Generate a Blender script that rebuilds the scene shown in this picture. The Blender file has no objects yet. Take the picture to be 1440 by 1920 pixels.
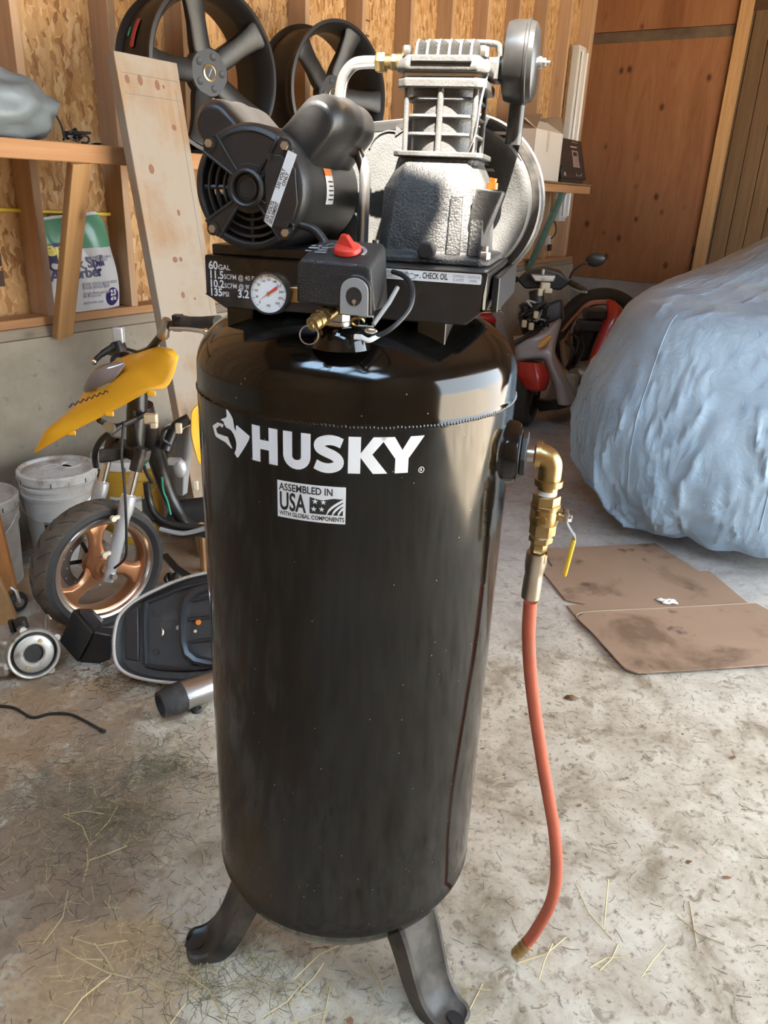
import bpy, bmesh, math, random
from mathutils import Matrix, Vector, Euler, noise
random.seed(7)
SC = bpy.context.scene
COL = SC.collection
PI = math.pi
# ---------------------------------------------------------------- camera
CAM_Z = 1.5
cd = bpy.data.cameras.new('camera'); cam = bpy.data.objects.new('camera', cd); COL.objects.link(cam)
cd.sensor_fit = 'VERTICAL'; cd.sensor_height = 36.0; cd.lens = 1442.0 / 1920.0 * 36.0
cd.clip_start = 0.02; cd.clip_end = 200
_x = Vector((0.99904906, 0.01675899, 0.04025055))       # camera right / down / forward in the world
_y = Vector((0.04360012, -0.38401389, -0.92229733))
_z = Vector((0.0, 0.92317521, -0.38437941))
cam.matrix_world = Matrix(((_x.x, -_y.x, -_z.x, 0), (_x.y, -_y.y, -_z.y, 0), (_x.z, -_y.z, -_z.z, CAM_Z), (0, 0, 0, 1)))
SC.camera = cam
# ---------------------------------------------------------------- sky, sun, exposure
w = bpy.data.worlds.new('sky'); SC.world = w; w.use_nodes = True
bg = w.node_tree.nodes['Background']; bg.inputs[0].default_value = (0.80, 0.90, 1.0, 1); bg.inputs[1].default_value = 6.0
sl = bpy.data.lights.new('sun', 'SUN'); sl.energy = 40.0; sl.angle = 0.009; sl.color = (1.0, 0.93, 0.82)
so = bpy.data.objects.new('sun', sl); COL.objects.link(so)
SUN_DIR = Vector((-0.12, 0.60, -0.95)).normalized()
so.rotation_euler = SUN_DIR.to_track_quat('-Z', 'Y').to_euler()
vs = SC.view_settings; vs.view_transform = 'Standard'; vs.look = 'None'; vs.gamma = 1.0; vs.use_curve_mapping = False
vs.exposure = 0.80

# ---------------------------------------------------------------- mesh helpers
def align(p, d, up=None):
    d = Vector(d).normalized(); u = Vector(up) if up else (Vector((0, 0, 1)) if abs(d.z) < 0.95 else Vector((0, 1, 0)))
    x = u.cross(d).normalized(); y = d.cross(x)
    return Matrix(((x.x, y.x, d.x, p[0]), (x.y, y.y, d.y, p[1]), (x.z, y.z, d.z, p[2]), (0, 0, 0, 1)))
def T(x, y, z): return Matrix.Translation((x, y, z))
def RX(a): return Matrix.Rotation(math.radians(a), 4, 'X')
def RY(a): return Matrix.Rotation(math.radians(a), 4, 'Y')
def RZ(a): return Matrix.Rotation(math.radians(a), 4, 'Z')
FRONT = Matrix(((1, 0, 0, 0), (0, 0, 1, 0), (0, 1, 0, 0), (0, 0, 0, 1)))   # 2-D (x, y) drawn in the x-z plane, depth along +y
def cr(pts, k=8, closed=False):
    pts = [Vector(p) for p in pts]; n = len(pts); out = []
    for i in range(n if closed else n - 1):
        if closed: a, b, c, d = pts[i - 1], pts[i], pts[(i + 1) % n], pts[(i + 2) % n]
        else: a, b, c, d = pts[max(i - 1, 0)], pts[i], pts[i + 1], pts[min(i + 2, n - 1)]
        for j in range(k):
            t = j / k
            out.append(0.5 * ((2 * b) + (c - a) * t + (2 * a - 5 * b + 4 * c - d) * t * t + (3 * b - a - 3 * c + d) * t ** 3))
    if not closed: out.append(pts[-1])
    return out
def arc(cx, cy, r, a0, a1, n=12):
    return [(cx + r * math.cos(math.radians(a0 + (a1 - a0) * i / n)), cy + r * math.sin(math.radians(a0 + (a1 - a0) * i / n))) for i in range(n + 1)]
def rrect(x0, y0, x1, y1, r, n=5):
    return arc(x1 - r, y1 - r, r, 0, 90, n) + arc(x0 + r, y1 - r, r, 90, 180, n) + arc(x0 + r, y0 + r, r, 180, 270, n) + arc(x1 - r, y0 + r, r, 270, 360, n)

class MB:
    def __init__(s): s.v = []; s.f = []
    def add(s, vs, fs, M=None):
        o = len(s.v)
        s.v += [tuple(M @ Vector(p)) for p in vs] if M is not None else [tuple(p) for p in vs]
        s.f += [tuple(i + o for i in f) for f in fs]; return s
    def box(s, c, d, M=None):
        x, y, z = d[0] / 2, d[1] / 2, d[2] / 2
        vs = [(c[0] + i * x, c[1] + j * y, c[2] + k * z) for i in (-1, 1) for j in (-1, 1) for k in (-1, 1)]
        return s.add(vs, [(0, 1, 3, 2), (4, 6, 7, 5), (0, 4, 5, 1), (2, 3, 7, 6), (0, 2, 6, 4), (1, 5, 7, 3)], M)
    def bb(s, x0, y0, z0, x1, y1, z1, M=None):
        return s.box(((x0 + x1) / 2, (y0 + y1) / 2, (z0 + z1) / 2), (x1 - x0, y1 - y0, z1 - z0), M)
    def loft(s, rings, cap=True, closed=True, M=None):
        n = len(rings[0]); vs = [p for r in rings for p in r]; fs = []
        for i in range(len(rings) - 1):
            for j in range(n if closed else n - 1):
                k = (j + 1) % n
                fs.append((i * n + j, i * n + k, (i + 1) * n + k, (i + 1) * n + j))
        if cap and closed:
            fs.append(tuple(range(n))[::-1]); fs.append(tuple((len(rings) - 1) * n + j for j in range(n)))
        return s.add(vs, fs, M)
    def lathe(s, prof, n=32, M=None, a0=0, a1=360):
        full = abs(a1 - a0) >= 360; m = n if full else n + 1
        rings = [[(r * math.cos(math.radians(a0 + (a1 - a0) * j / n)), r * math.sin(math.radians(a0 + (a1 - a0) * j / n)), z) for j in range(m)] for r, z in prof]
        return s.loft(rings, cap=False, closed=full, M=M)
    def cyl(s, p0, p1, r0, r1=None, n=24):
        r1 = r0 if r1 is None else r1; p0 = Vector(p0); p1 = Vector(p1); M = align(p0, p1 - p0); L = (p1 - p0).length
        return s.lathe([(0, 0), (r0, 0), (r1, L), (0, L)], n, M)
    def tube(s, pts, r, n=10, closed=False, cap=True):
        pts = [Vector(p) for p in pts]; N = len(pts); rs = r if isinstance(r, (list, tuple)) else [r] * N
        rings = []; up = None
        for i, p in enumerate(pts):
            d = (pts[(i + 1) % N] - pts[i - 1]) if closed else (pts[min(i + 1, N - 1)] - pts[max(i - 1, 0)])
            d = d.normalized() if d.length > 1e-9 else Vector((0, 0, 1))
            if up is None: up = Vector((0, 0, 1)) if abs(d.z) < 0.9 else Vector((1, 0, 0))
            x = up.cross(d).normalized(); y = d.cross(x); up = y
            rings.append([p + (x * math.cos(2 * PI * j / n) + y * math.sin(2 * PI * j / n)) * rs[i] for j in range(n)])
        if closed: rings.append(rings[0])
        return s.loft(rings, cap=cap and not closed)
    def prism(s, out, t, M=None, z0=0.0):
        n = len(out); vs = [(p[0], p[1], z0) for p in out] + [(p[0], p[1], z0 + t) for p in out]
        fs = [tuple(range(n))[::-1], tuple(range(n, 2 * n))] + [(i, (i + 1) % n, n + (i + 1) % n, n + i) for i in range(n)]
        return s.add(vs, fs, M)
    def flat(s, out, M=None, z=0.0): return s.add([(p[0], p[1], z) for p in out], [tuple(range(len(out)))], M)
    def ring(s, R, r, n=32, m=10, M=None, a0=0, a1=360, sy=1.0):
        pr = [(R + r * math.cos(2 * PI * j / m), sy * r * math.sin(2 * PI * j / m)) for j in range(m + 1)]
        return s.lathe(pr, n, M, a0, a1)
    def ball(s, c, r, n=16, m=10, M=None):
        r = r if isinstance(r, (tuple, list)) else (r, r, r)
        MM = (M or Matrix()) @ T(*c) @ Matrix.Diagonal((r[0], r[1], r[2], 1))
        return s.lathe([(math.sin(PI * i / m), -math.cos(PI * i / m)) for i in range(m + 1)], n, MM)
    def hexa(s, p0, p1, r, ch=0.12):
        p0 = Vector(p0); p1 = Vector(p1); L = (p1 - p0).length
        return s.lathe([(0, 0), (r * 0.9, 0), (r, L * ch), (r, L * (1 - ch)), (r * 0.9, L), (0, L)], 6, align(p0, p1 - p0))
    def warp(s, fn): s.v = [tuple(fn(Vector(p))) for p in s.v]; return s
    def obj(s, name, mat, par=None, bevel=0.0, seg=2, ang=38, sub=0, smooth=True, solid=0.0):
        bm = bmesh.new(); bv = [bm.verts.new(p) for p in s.v]
        for f in s.f:
            q = []
            for i in f:
                if bv[i] not in q: q.append(bv[i])
            if len(q) > 2:
                try: bm.faces.new(q)
                except ValueError: pass
        bmesh.ops.remove_doubles(bm, verts=bm.verts, dist=1e-6)
        bmesh.ops.recalc_face_normals(bm, faces=bm.faces)
        me = bpy.data.meshes.new(name); bm.to_mesh(me); bm.free()
        return mesh_obj(name, me, mat, par, bevel, seg, ang, sub, smooth, solid)
def mesh_obj(name, me, mat, par=None, bevel=0.0, seg=2, ang=38, sub=0, smooth=True, solid=0.0):
    if smooth:
        me.polygons.foreach_set('use_smooth', [True] * len(me.polygons)); me.set_sharp_from_angle(angle=math.radians(ang))
    o = bpy.data.objects.new(name, me); COL.objects.link(o); o.parent = par
    for m in (mat if isinstance(mat, list) else [mat]): me.materials.append(m)
    if solid: md = o.modifiers.new('solid', 'SOLIDIFY'); md.thickness = solid; md.offset = 0
    if bevel: md = o.modifiers.new('bevel', 'BEVEL'); md.width = bevel; md.segments = seg; md.limit_method = 'ANGLE'; md.angle_limit = math.radians(35)
    if sub: md = o.modifiers.new('sub', 'SUBSURF'); md.levels = sub; md.render_levels = sub
    return o
def tag(o, label, cat, group=None):
    o['label'] = label; o['category'] = cat
    if group: o['group'] = group
    return o
def thing(name, label, cat, loc=(0, 0, 0), rz=0, group=None):
    o = bpy.data.objects.new(name, None); COL.objects.link(o); o.empty_display_size = 0.1
    o.location = loc; o.rotation_euler = (0, 0, math.radians(rz)); return tag(o, label, cat, group)
def struct(o): o['kind'] = 'structure'; return o
def clone(src, par=None, loc=None, rot=None, scale=None):
    o = src.copy(); COL.objects.link(o)
    if par is not None: o.parent = par
    if loc is not None: o.location = loc
    if rot is not None: o.rotation_euler = rot
    if scale is not None: o.scale = scale
    return o
def text2d(s, size=1.0, bold=0.0, sx=1.0, align_x='LEFT', shear=0.0, space=1.0):
    cu = bpy.data.curves.new('t', 'FONT'); cu.body = s; cu.size = size; cu.offset = bold; cu.align_x = align_x; cu.shear = shear; cu.space_character = space
    cu.resolution_u = 3; cu.fill_mode = 'FRONT'
    ob = bpy.data.objects.new('t', cu); COL.objects.link(ob)
    me = bpy.data.meshes.new_from_object(ob.evaluated_get(bpy.context.evaluated_depsgraph_get()))
    vs = [(v.co.x * sx, v.co.y, 0.0) for v in me.vertices]; fs = [tuple(p.vertices) for p in me.polygons]
    bpy.data.objects.remove(ob); bpy.data.curves.remove(cu); bpy.data.meshes.remove(me)
    return vs, fs
def put_text(mb, s, x, y, size, M=None, z=0.0, **k):
    vs, fs = text2d(s, size, **k); mb.add([(a + x, b + y, z) for a, b, c in vs], fs, M)
    return max([a for a, b, c in vs] or [0]) + x

def words(x, y, w, h, seed=1):
    """rectangles standing for a line of print too small to read"""
    r = random.Random(seed); out = []; q = x
    while q < x + w - h:
        l = min(r.uniform(1.2, 4.0) * h, x + w - q); out.append([(q, y), (q + l, y), (q + l, y + h), (q, y + h)]); q += l + h * 0.7
    return out

# ---------------------------------------------------------------- materials
def nodes(name):
    m = bpy.data.materials.new(name); m.use_nodes = True; nt = m.node_tree
    return m, nt, nt.nodes['Principled BSDF'], nt.links
def N(nt, t, **k):
    n = nt.nodes.new(t)
    for a, b in k.items():
        if a[0] == '_': n.inputs[a[1:].replace('_', ' ')].default_value = b
        else: setattr(n, a, b)
    return n
def coords(nt, scale=(1, 1, 1), kind='Object', rnd=False, rot=(0, 0, 0)):
    tc = N(nt, 'ShaderNodeTexCoord'); mp = N(nt, 'ShaderNodeMapping'); mp.inputs['Scale'].default_value = scale; mp.inputs['Rotation'].default_value = rot
    nt.links.new(tc.outputs[kind], mp.inputs[0])
    if rnd:
        oi = N(nt, 'ShaderNodeObjectInfo'); mul = N(nt, 'ShaderNodeVectorMath', operation='SCALE'); mul.inputs[0].default_value = (37, 53, 71)
        nt.links.new(oi.outputs['Random'], mul.inputs['Scale']); nt.links.new(mul.outputs[0], mp.inputs['Location'])
    return mp.outputs[0]
def ramp(nt, src, stops, interp='LINEAR'):
    r = N(nt, 'ShaderNodeValToRGB'); r.color_ramp.interpolation = interp; el = r.color_ramp.elements
    while len(el) > 1: el.remove(el[-1])
    for i, (p, c) in enumerate(stops):
        e = el[0] if i == 0 else el.new(p)
        e.position = p; e.color = (c[0], c[1], c[2], 1) if not isinstance(c, (int, float)) else (c, c, c, 1)
    nt.links.new(src, r.inputs[0]); return r.outputs[0]
def mixc(nt, f, a, b, mode='MIX'):
    m = N(nt, 'ShaderNodeMix', data_type='RGBA', blend_type=mode)
    for i, x in ((0, f), (6, a), (7, b)):
        if isinstance(x, (int, float)): m.inputs[i].default_value = x
        elif isinstance(x, tuple): m.inputs[i].default_value = (x[0], x[1], x[2], 1)
        else: nt.links.new(x, m.inputs[i])
    return m.outputs[2]
def noise_tex(nt, co, scale, detail=4, rough=0.55, dist=0.0):
    n = N(nt, 'ShaderNodeTexNoise'); n.inputs['Scale'].default_value = scale; n.inputs['Detail'].default_value = detail
    n.inputs['Roughness'].default_value = rough; n.inputs['Distortion'].default_value = dist
    if co is not None: nt.links.new(co, n.inputs['Vector'])
    return n.outputs['Fac']
def bump(nt, b, h, strength=0.3, dist=0.002):
    n = N(nt, 'ShaderNodeBump'); n.inputs['Strength'].default_value = strength; n.inputs['Distance'].default_value = dist
    nt.links.new(h, n.inputs['Height']); nt.links.new(n.outputs[0], b.inputs['Normal'])
def mat(name, col, rough=0.5, metal=0.0, var=0.0, vs=8.0, bmp=0.0, bs=60.0, spec=0.5, coat=0.0, dirt=None, ds=6.0, dl=(0.55, 0.75), rnd=False, alpha=1.0, trans=0.0, rv=0.0):
    m, nt, b, L = nodes(name)
    b.inputs['Base Color'].default_value = (*col, 1); b.inputs['Roughness'].default_value = rough; b.inputs['Metallic'].default_value = metal
    b.inputs['Specular IOR Level'].default_value = spec; b.inputs['Coat Weight'].default_value = coat; b.inputs['Coat Roughness'].default_value = 0.08
    b.inputs['Transmission Weight'].default_value = trans
    co = coords(nt, rnd=rnd); src = None
    if var:
        f = noise_tex(nt, co, vs, 5)
        src = ramp(nt, f, [(0.3, tuple(c * (1 - var) for c in col)), (0.7, tuple(min(1, c * (1 + var)) for c in col))])
    if dirt:
        f = ramp(nt, noise_tex(nt, co, ds, 6, 0.65), [(dl[0], 0.0), (dl[1], 1.0)])
        src = mixc(nt, f, src if src else tuple(col), tuple(dirt))
        if rv: L.new(ramp(nt, f, [(0, rough), (1, min(1, rough + rv))]), b.inputs['Roughness'])
    if src: L.new(src, b.inputs['Base Color'])
    if bmp: bump(nt, b, noise_tex(nt, co, bs, 3), bmp, 0.003)
    return m
def wood(name, a, bcol, dark, axis=2, fine=70.0, rough=0.6, knots=0.5, spec=0.25, grey=None):
    m, nt, b, L = nodes(name); b.inputs['Roughness'].default_value = rough; b.inputs['Specular IOR Level'].default_value = spec
    sc = [1.0, 1.0, 1.0]; sc[axis] = 0.045
    co = coords(nt, tuple(sc), rnd=True)
    g = noise_tex(nt, co, fine, 4, 0.6, 0.6); g2 = noise_tex(nt, co, fine * 0.16, 3, 0.5, 1.2)
    c1 = ramp(nt, g, [(0.3, bcol), (0.65, a)]); c2 = ramp(nt, g2, [(0.38, dark), (0.6, a)])
    c = mixc(nt, 0.42, c1, c2)
    k = [3.2, 3.2, 3.2]; k[axis] = 1.5
    vo = N(nt, 'ShaderNodeTexVoronoi'); vo.inputs['Scale'].default_value = 1.7; L.new(coords(nt, tuple(k), rnd=True), vo.inputs['Vector'])
    kf = ramp(nt, vo.outputs['Distance'], [(0.035, 1.0), (0.085, 0.35), (0.16, 0.0)])
    kk = N(nt, 'ShaderNodeMath', operation='MULTIPLY'); kk.inputs[1].default_value = knots; L.new(kf, kk.inputs[0])
    c = mixc(nt, kk.outputs[0], c, tuple(x * 0.45 for x in dark))
    if grey:
        c = mixc(nt, ramp(nt, noise_tex(nt, coords(nt, rnd=True), 3.5, 5, 0.6), [(0.42, 0.0), (0.58, 0.9)]), c, grey)
    oi = N(nt, 'ShaderNodeObjectInfo'); hv = N(nt, 'ShaderNodeHueSaturation'); L.new(c, hv.inputs['Color'])
    L.new(ramp(nt, oi.outputs['Random'], [(0, 0.82), (1, 1.12)]), hv.inputs['Value']); L.new(hv.outputs[0], b.inputs['Base Color'])
    bump(nt, b, g, 0.25, 0.0015)
    return m
def osb_mat():
    m, nt, b, L = nodes('osb'); b.inputs['Roughness'].default_value = 0.62; b.inputs['Specular IOR Level'].default_value = 0.25
    base = coords(nt); nz = N(nt, 'ShaderNodeTexNoise'); nz.inputs['Scale'].default_value = 3.0; L.new(base, nz.inputs['Vector'])
    cols = []
    for i, (ang, sx, sz) in enumerate(((14, 60, 17), (-38, 52, 18), (71, 62, 20))):
        mp = N(nt, 'ShaderNodeMapping'); mp.inputs['Rotation'].default_value = (0, math.radians(ang), 0); mp.inputs['Scale'].default_value = (sx, 1, sz)
        mp.inputs['Location'].default_value = (3.1 * i, 0, 7.7 * i)
        dv = N(nt, 'ShaderNodeVectorMath', operation='MULTIPLY_ADD'); dv.inputs[1].default_value = (0.05, 0.0, 0.05)
        n2 = N(nt, 'ShaderNodeTexNoise'); n2.inputs['Scale'].default_value = 22.0; L.new(base, n2.inputs['Vector'])
        L.new(n2.outputs['Color'], dv.inputs[0]); L.new(base, dv.inputs[2]); L.new(dv.outputs[0], mp.inputs[0])
        vo = N(nt, 'ShaderNodeTexVoronoi', voronoi_dimensions='3D'); vo.inputs['Scale'].default_value = 1.0; L.new(mp.outputs[0], vo.inputs['Vector'])
        sp = N(nt, 'ShaderNodeSeparateColor'); L.new(vo.outputs['Color'], sp.inputs[0])
        c = ramp(nt, sp.outputs[0], [(0.0, (0.19, 0.085, 0.032)), (0.15, (0.33, 0.165, 0.062)), (0.45, (0.46, 0.265, 0.11)), (0.8, (0.54, 0.335, 0.155)), (1.0, (0.62, 0.43, 0.24))])
        mpg = noise_tex(nt, mp.outputs[0], 4.0, 3, 0.6)
        cols.append((mixc(nt, 0.35, c, mixc(nt, mpg, c, (0.42, 0.22, 0.08))), sp.outputs[1]))
    c = mixc(nt, ramp(nt, cols[1][1], [(0.45, 0.0), (0.5, 1.0)]), cols[0][0], cols[1][0])
    c = mixc(nt, ramp(nt, cols[2][1], [(0.62, 0.0), (0.66, 1.0)]), c, cols[2][0])
    L.new(c, b.inputs['Base Color']); bump(nt, b, cols[0][1], 0.2, 0.002)
    return m
def plywood_mat():
    m, nt, b, L = nodes('plywood'); b.inputs['Roughness'].default_value = 0.55; b.inputs['Specular IOR Level'].default_value = 0.25
    co = coords(nt, (1.0, 1.0, 0.13), rnd=True)
    g = noise_tex(nt, co, 7.0, 5, 0.55, 2.2); g2 = noise_tex(nt, co, 60.0, 3, 0.6)
    wv = N(nt, 'ShaderNodeTexWave'); wv.inputs['Scale'].default_value = 2.2; wv.inputs['Distortion'].default_value = 7.0; wv.inputs['Detail'].default_value = 3.0; L.new(co, wv.inputs['Vector'])
    c = ramp(nt, g, [(0.3, (0.19, 0.068, 0.026)), (0.5, (0.255, 0.107, 0.044)), (0.7, (0.31, 0.15, 0.068))])
    c = mixc(nt, 0.45, c, ramp(nt, wv.outputs['Fac'], [(0.0, (0.14, 0.048, 0.018)), (0.5, (0.30, 0.128, 0.055))]))
    c = mixc(nt, 0.2, c, ramp(nt, g2, [(0.3, (0.12, 0.047, 0.02)), (0.7, (0.28, 0.135, 0.062))]))
    vo = N(nt, 'ShaderNodeTexVoronoi'); vo.inputs['Scale'].default_value = 1.0; L.new(coords(nt, (6.0, 6.0, 4.2), rnd=True), vo.inputs['Vector'])
    c = mixc(nt, ramp(nt, vo.outputs['Distance'], [(0.09, 0.9), (0.14, 0.25), (0.22, 0.0)]), c, (0.07, 0.025, 0.011))
    L.new(c, b.inputs['Base Color']); return m
def floor_mat():
    m, nt, b, L = nodes('dirty_concrete'); b.inputs['Roughness'].default_value = 0.75; b.inputs['Specular IOR Level'].default_value = 0.3
    co = coords(nt)
    big = noise_tex(nt, co, 1.1, 6, 0.62, 0.4); mid = noise_tex(nt, co, 6.0, 8, 0.68, 0.5); fine = noise_tex(nt, co, 55.0, 6, 0.7); fl = noise_tex(nt, co, 22.0, 7, 0.72, 0.8)
    c = ramp(nt, mid, [(0.34, (0.29, 0.235, 0.165)), (0.46, (0.46, 0.395, 0.305)), (0.6, (0.60, 0.54, 0.435))])
    c = mixc(nt, ramp(nt, fl, [(0.36, 0.75), (0.46, 0.0)]), c, (0.20, 0.15, 0.10))
    c = mixc(nt, ramp(nt, fine, [(0.33, 0.8), (0.45, 0.0)]), c, (0.12, 0.085, 0.06))
    # bare blue-grey concrete towards the back, trampled dirt towards the left
    sx = N(nt, 'ShaderNodeSeparateXYZ'); L.new(co, sx.inputs[0])
    ad = N(nt, 'ShaderNodeMath', operation='MULTIPLY_ADD'); ad.inputs[1].default_value = 1.6; L.new(big, ad.inputs[0]); L.new(sx.outputs['Y'], ad.inputs[2])
    far = ramp(nt, ad.outputs[0], [(0.0, 0.0), (1.0, 1.0)])
    mr = N(nt, 'ShaderNodeMapRange'); mr.inputs[1].default_value = 2.9; mr.inputs[2].default_value = 4.0; L.new(ad.outputs[0], mr.inputs[0])
    gr = ramp(nt, mid, [(0.3, (0.29, 0.27, 0.25)), (0.7, (0.45, 0.43, 0.41))])
    c = mixc(nt, mr.outputs[0], c, mixc(nt, ramp(nt, fl, [(0.38, 0.5), (0.46, 0.0)]), gr, (0.22, 0.18, 0.15)))
    ax = N(nt, 'ShaderNodeMath', operation='MULTIPLY_ADD'); ax.inputs[1].default_value = 1.5; L.new(big, ax.inputs[0]); L.new(sx.outputs['X'], ax.inputs[2])
    ml = N(nt, 'ShaderNodeMapRange'); ml.inputs[1].default_value = 0.55; ml.inputs[2].default_value = -0.15; L.new(ax.outputs[0], ml.inputs[0])
    st = N(nt, 'ShaderNodeMath', operation='MULTIPLY'); L.new(ml.outputs[0], st.inputs[0]); L.new(ramp(nt, noise_tex(nt, co, 4.2, 8, 0.72, 0.6), [(0.44, 0.0), (0.60, 0.85)]), st.inputs[1])
    c = mixc(nt, st.outputs[0], c, (0.19, 0.135, 0.085))
    # hard-edged trampled mud and rusty tint, only towards the left
    hx = N(nt, 'ShaderNodeMapRange'); hx.inputs[1].default_value = -0.28; hx.inputs[2].default_value = -0.62; L.new(sx.outputs['X'], hx.inputs[0])
    hm = N(nt, 'ShaderNodeMath', operation='MULTIPLY'); L.new(hx.outputs[0], hm.inputs[0]); L.new(ramp(nt, noise_tex(nt, co, 2.3, 9, 0.62, 0.3), [(0.485, 0.0), (0.505, 0.8)]), hm.inputs[1])
    c = mixc(nt, hm.outputs[0], c, ramp(nt, fl, [(0.3, (0.20, 0.145, 0.10)), (0.7, (0.29, 0.215, 0.15))]))
    om = N(nt, 'ShaderNodeMath', operation='MULTIPLY'); L.new(hx.outputs[0], om.inputs[0]); L.new(ramp(nt, noise_tex(nt, co, 3.1, 6, 0.6, 0.2), [(0.52, 0.0), (0.66, 0.55)]), om.inputs[1])
    c = mixc(nt, om.outputs[0], c, (0.45, 0.27, 0.12))
    # two dried mud patches with ragged edges
    for px_, py_, rad, col in ((-0.72, 1.34, 0.21, (0.265, 0.195, 0.135)), (-1.05, 1.80, 0.17, (0.36, 0.235, 0.13)), (-0.55, 1.02, 0.15, (0.47, 0.32, 0.18))):
        dn = N(nt, 'ShaderNodeVectorMath', operation='DISTANCE'); L.new(co, dn.inputs[0]); dn.inputs[1].default_value = (px_, py_, 0)
        ma = N(nt, 'ShaderNodeMath', operation='MULTIPLY_ADD'); L.new(noise_tex(nt, co, 5.5, 9, 0.68, 0.3), ma.inputs[0]); ma.inputs[1].default_value = -0.40; L.new(dn.outputs['Value'], ma.inputs[2])
        c = mixc(nt, ramp(nt, ma.outputs[0], [(max(0.0, rad - 0.20), 0.62), (max(0.012, rad - 0.188), 0.0)]), c, mixc(nt, ramp(nt, fine, [(0.3, 1.0), (0.6, 0.0)]), col, tuple(x * 0.6 for x in col)))
    L.new(c, b.inputs['Base Color']); bump(nt, b, fl, 0.35, 0.004)
    return m
def concrete_mat(name, a, d, sc=3.0):
    m, nt, b, L = nodes(name); b.inputs['Roughness'].default_value = 0.85; b.inputs['Specular IOR Level'].default_value = 0.2
    co = coords(nt); c = ramp(nt, noise_tex(nt, co, sc, 8, 0.6), [(0.32, d), (0.65, a)])
    c = mixc(nt, ramp(nt, noise_tex(nt, co, 30, 4, 0.6), [(0.30, 0.5), (0.38, 0.0)]), c, tuple(x * 0.6 for x in d))
    L.new(c, b.inputs['Base Color']); bump(nt, b, noise_tex(nt, co, 40, 4), 0.25, 0.003); return m
M_OSB = osb_mat(); M_PLY = plywood_mat(); M_FLOOR = floor_mat()
M_CONC = concrete_mat('stem_concrete', (0.40, 0.345, 0.265), (0.265, 0.225, 0.17))
M_CONC2 = concrete_mat('pale_concrete', (0.36, 0.335, 0.31), (0.27, 0.25, 0.23))
M_STUD = wood('stud_wood', (0.50, 0.325, 0.195), (0.42, 0.26, 0.145), (0.36, 0.205, 0.11), 2)
M_STUDX = wood('plate_wood', (0.47, 0.25, 0.115), (0.40, 0.20, 0.085), (0.31, 0.145, 0.06), 0)
M_BRACE = wood('brace_wood', (0.44, 0.255, 0.11), (0.36, 0.195, 0.08), (0.25, 0.125, 0.055), 2, knots=0.7)
M_GREYW = wood('weathered_wood', (0.36, 0.29, 0.21), (0.28, 0.22, 0.16), (0.20, 0.15, 0.11), 0)
M_BARN = wood('barn_board', (0.23, 0.135, 0.066), (0.18, 0.105, 0.05), (0.12, 0.066, 0.032), 2)
M_PLANK = wood('plank_wood', (0.36, 0.255, 0.165), (0.31, 0.21, 0.125), (0.27, 0.165, 0.09), 2, fine=50, knots=0.8, grey=(0.345, 0.295, 0.235))
M_GREENW = mat('green_painted_wood', (0.12, 0.20, 0.155), 0.6, var=0.25, vs=20, dirt=(0.22, 0.2, 0.15), ds=12)
M_BLK = mat('black_plastic', (0.018, 0.018, 0.019), 0.42, bmp=0.05, bs=200)
M_BLKR = mat('black_rubber', (0.022, 0.021, 0.020), 0.75, var=0.3, vs=20, bmp=0.15, bs=90, dirt=(0.10, 0.085, 0.065), ds=9, dl=(0.5, 0.8))
M_WIRE = mat('black_cable', (0.015, 0.015, 0.016), 0.45)
M_CHROME = mat('chrome', (0.78, 0.78, 0.77), 0.16, 1.0)
M_STEEL = mat('steel', (0.52, 0.51, 0.49), 0.33, 1.0, bmp=0.03, bs=150)
M_BRASS = mat('brass', (0.46, 0.33, 0.15), 0.36, 1.0, var=0.12, vs=40, bmp=0.05, bs=200)
M_WHITE = mat('white_print', (0.80, 0.80, 0.80), 0.45)
M_INK = mat('black_print', (0.02, 0.02, 0.02), 0.5)
# ================================================================ the room (x = along the stud wall, y = out through it)
WA = math.radians(32.3); DL = 3.145
ROOM_ROT = math.radians(90) - WA
WD = Vector((math.sin(WA), math.cos(WA), 0)); WN = Vector((math.cos(WA), -math.sin(WA), 0))
def room(u, v, z): return WD * u + WN * (v - DL) + Vector((0, 0, z))
def in_room(o): o.location = room(0, 0, 0); o.rotation_euler = (0, 0, ROOM_ROT); return o
U0, U1, V1, ZC = -2.6, 8.33, 5.4, 4.2
UB = 10.0
fl = struct(MB().bb(-40, -30, -0.15, 40, 50, 0).obj('floor', M_FLOOR, smooth=False))
# --- stud wall on the left
wl = struct(in_room(MB().bb(U0, 0, 0.93, U1, 0.012, ZC).obj('wall_left', M_OSB, smooth=False)))
stud = MB().bb(-0.019, -0.06, 0, 0.019, 0.06, ZC - 0.95).obj('stud', M_STUD, wl, bevel=0.003)
su = [-2.0, -1.5, -1.0, -0.5, 0.0, 0.5, 1.0, 1.5, 2.05, 2.497, 2.91, 3.315] + [3.80 + 0.533 * i for i in range(9)]
for i, u in enumerate(su):
    s = stud if i == 0 else clone(stud, wl)
    s.location = (u, -0.06, 0.95)
MB().bb(U0, -0.122, 0.913, U1, 0.0, 0.95).obj('sill_plate', M_STUDX, wl, bevel=0.004)
MB().bb(U0, -0.13, 0.868, U1, 0.0, 0.913).obj('mudsill', M_GREYW, wl, bevel=0.004)
pr = MB()
for u, z in ((4.46, 2.30), (4.46, 2.38), (4.46, 2.46)): pr.bb(u - 0.06, -0.0025, z, u + 0.10, -0.001, z + 0.008)
put_text(pr, 'P', 4.42, 2.14, 0.16, T(0, -0.0015, 0) @ FRONT, bold=0.004, sx=1.1)
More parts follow.
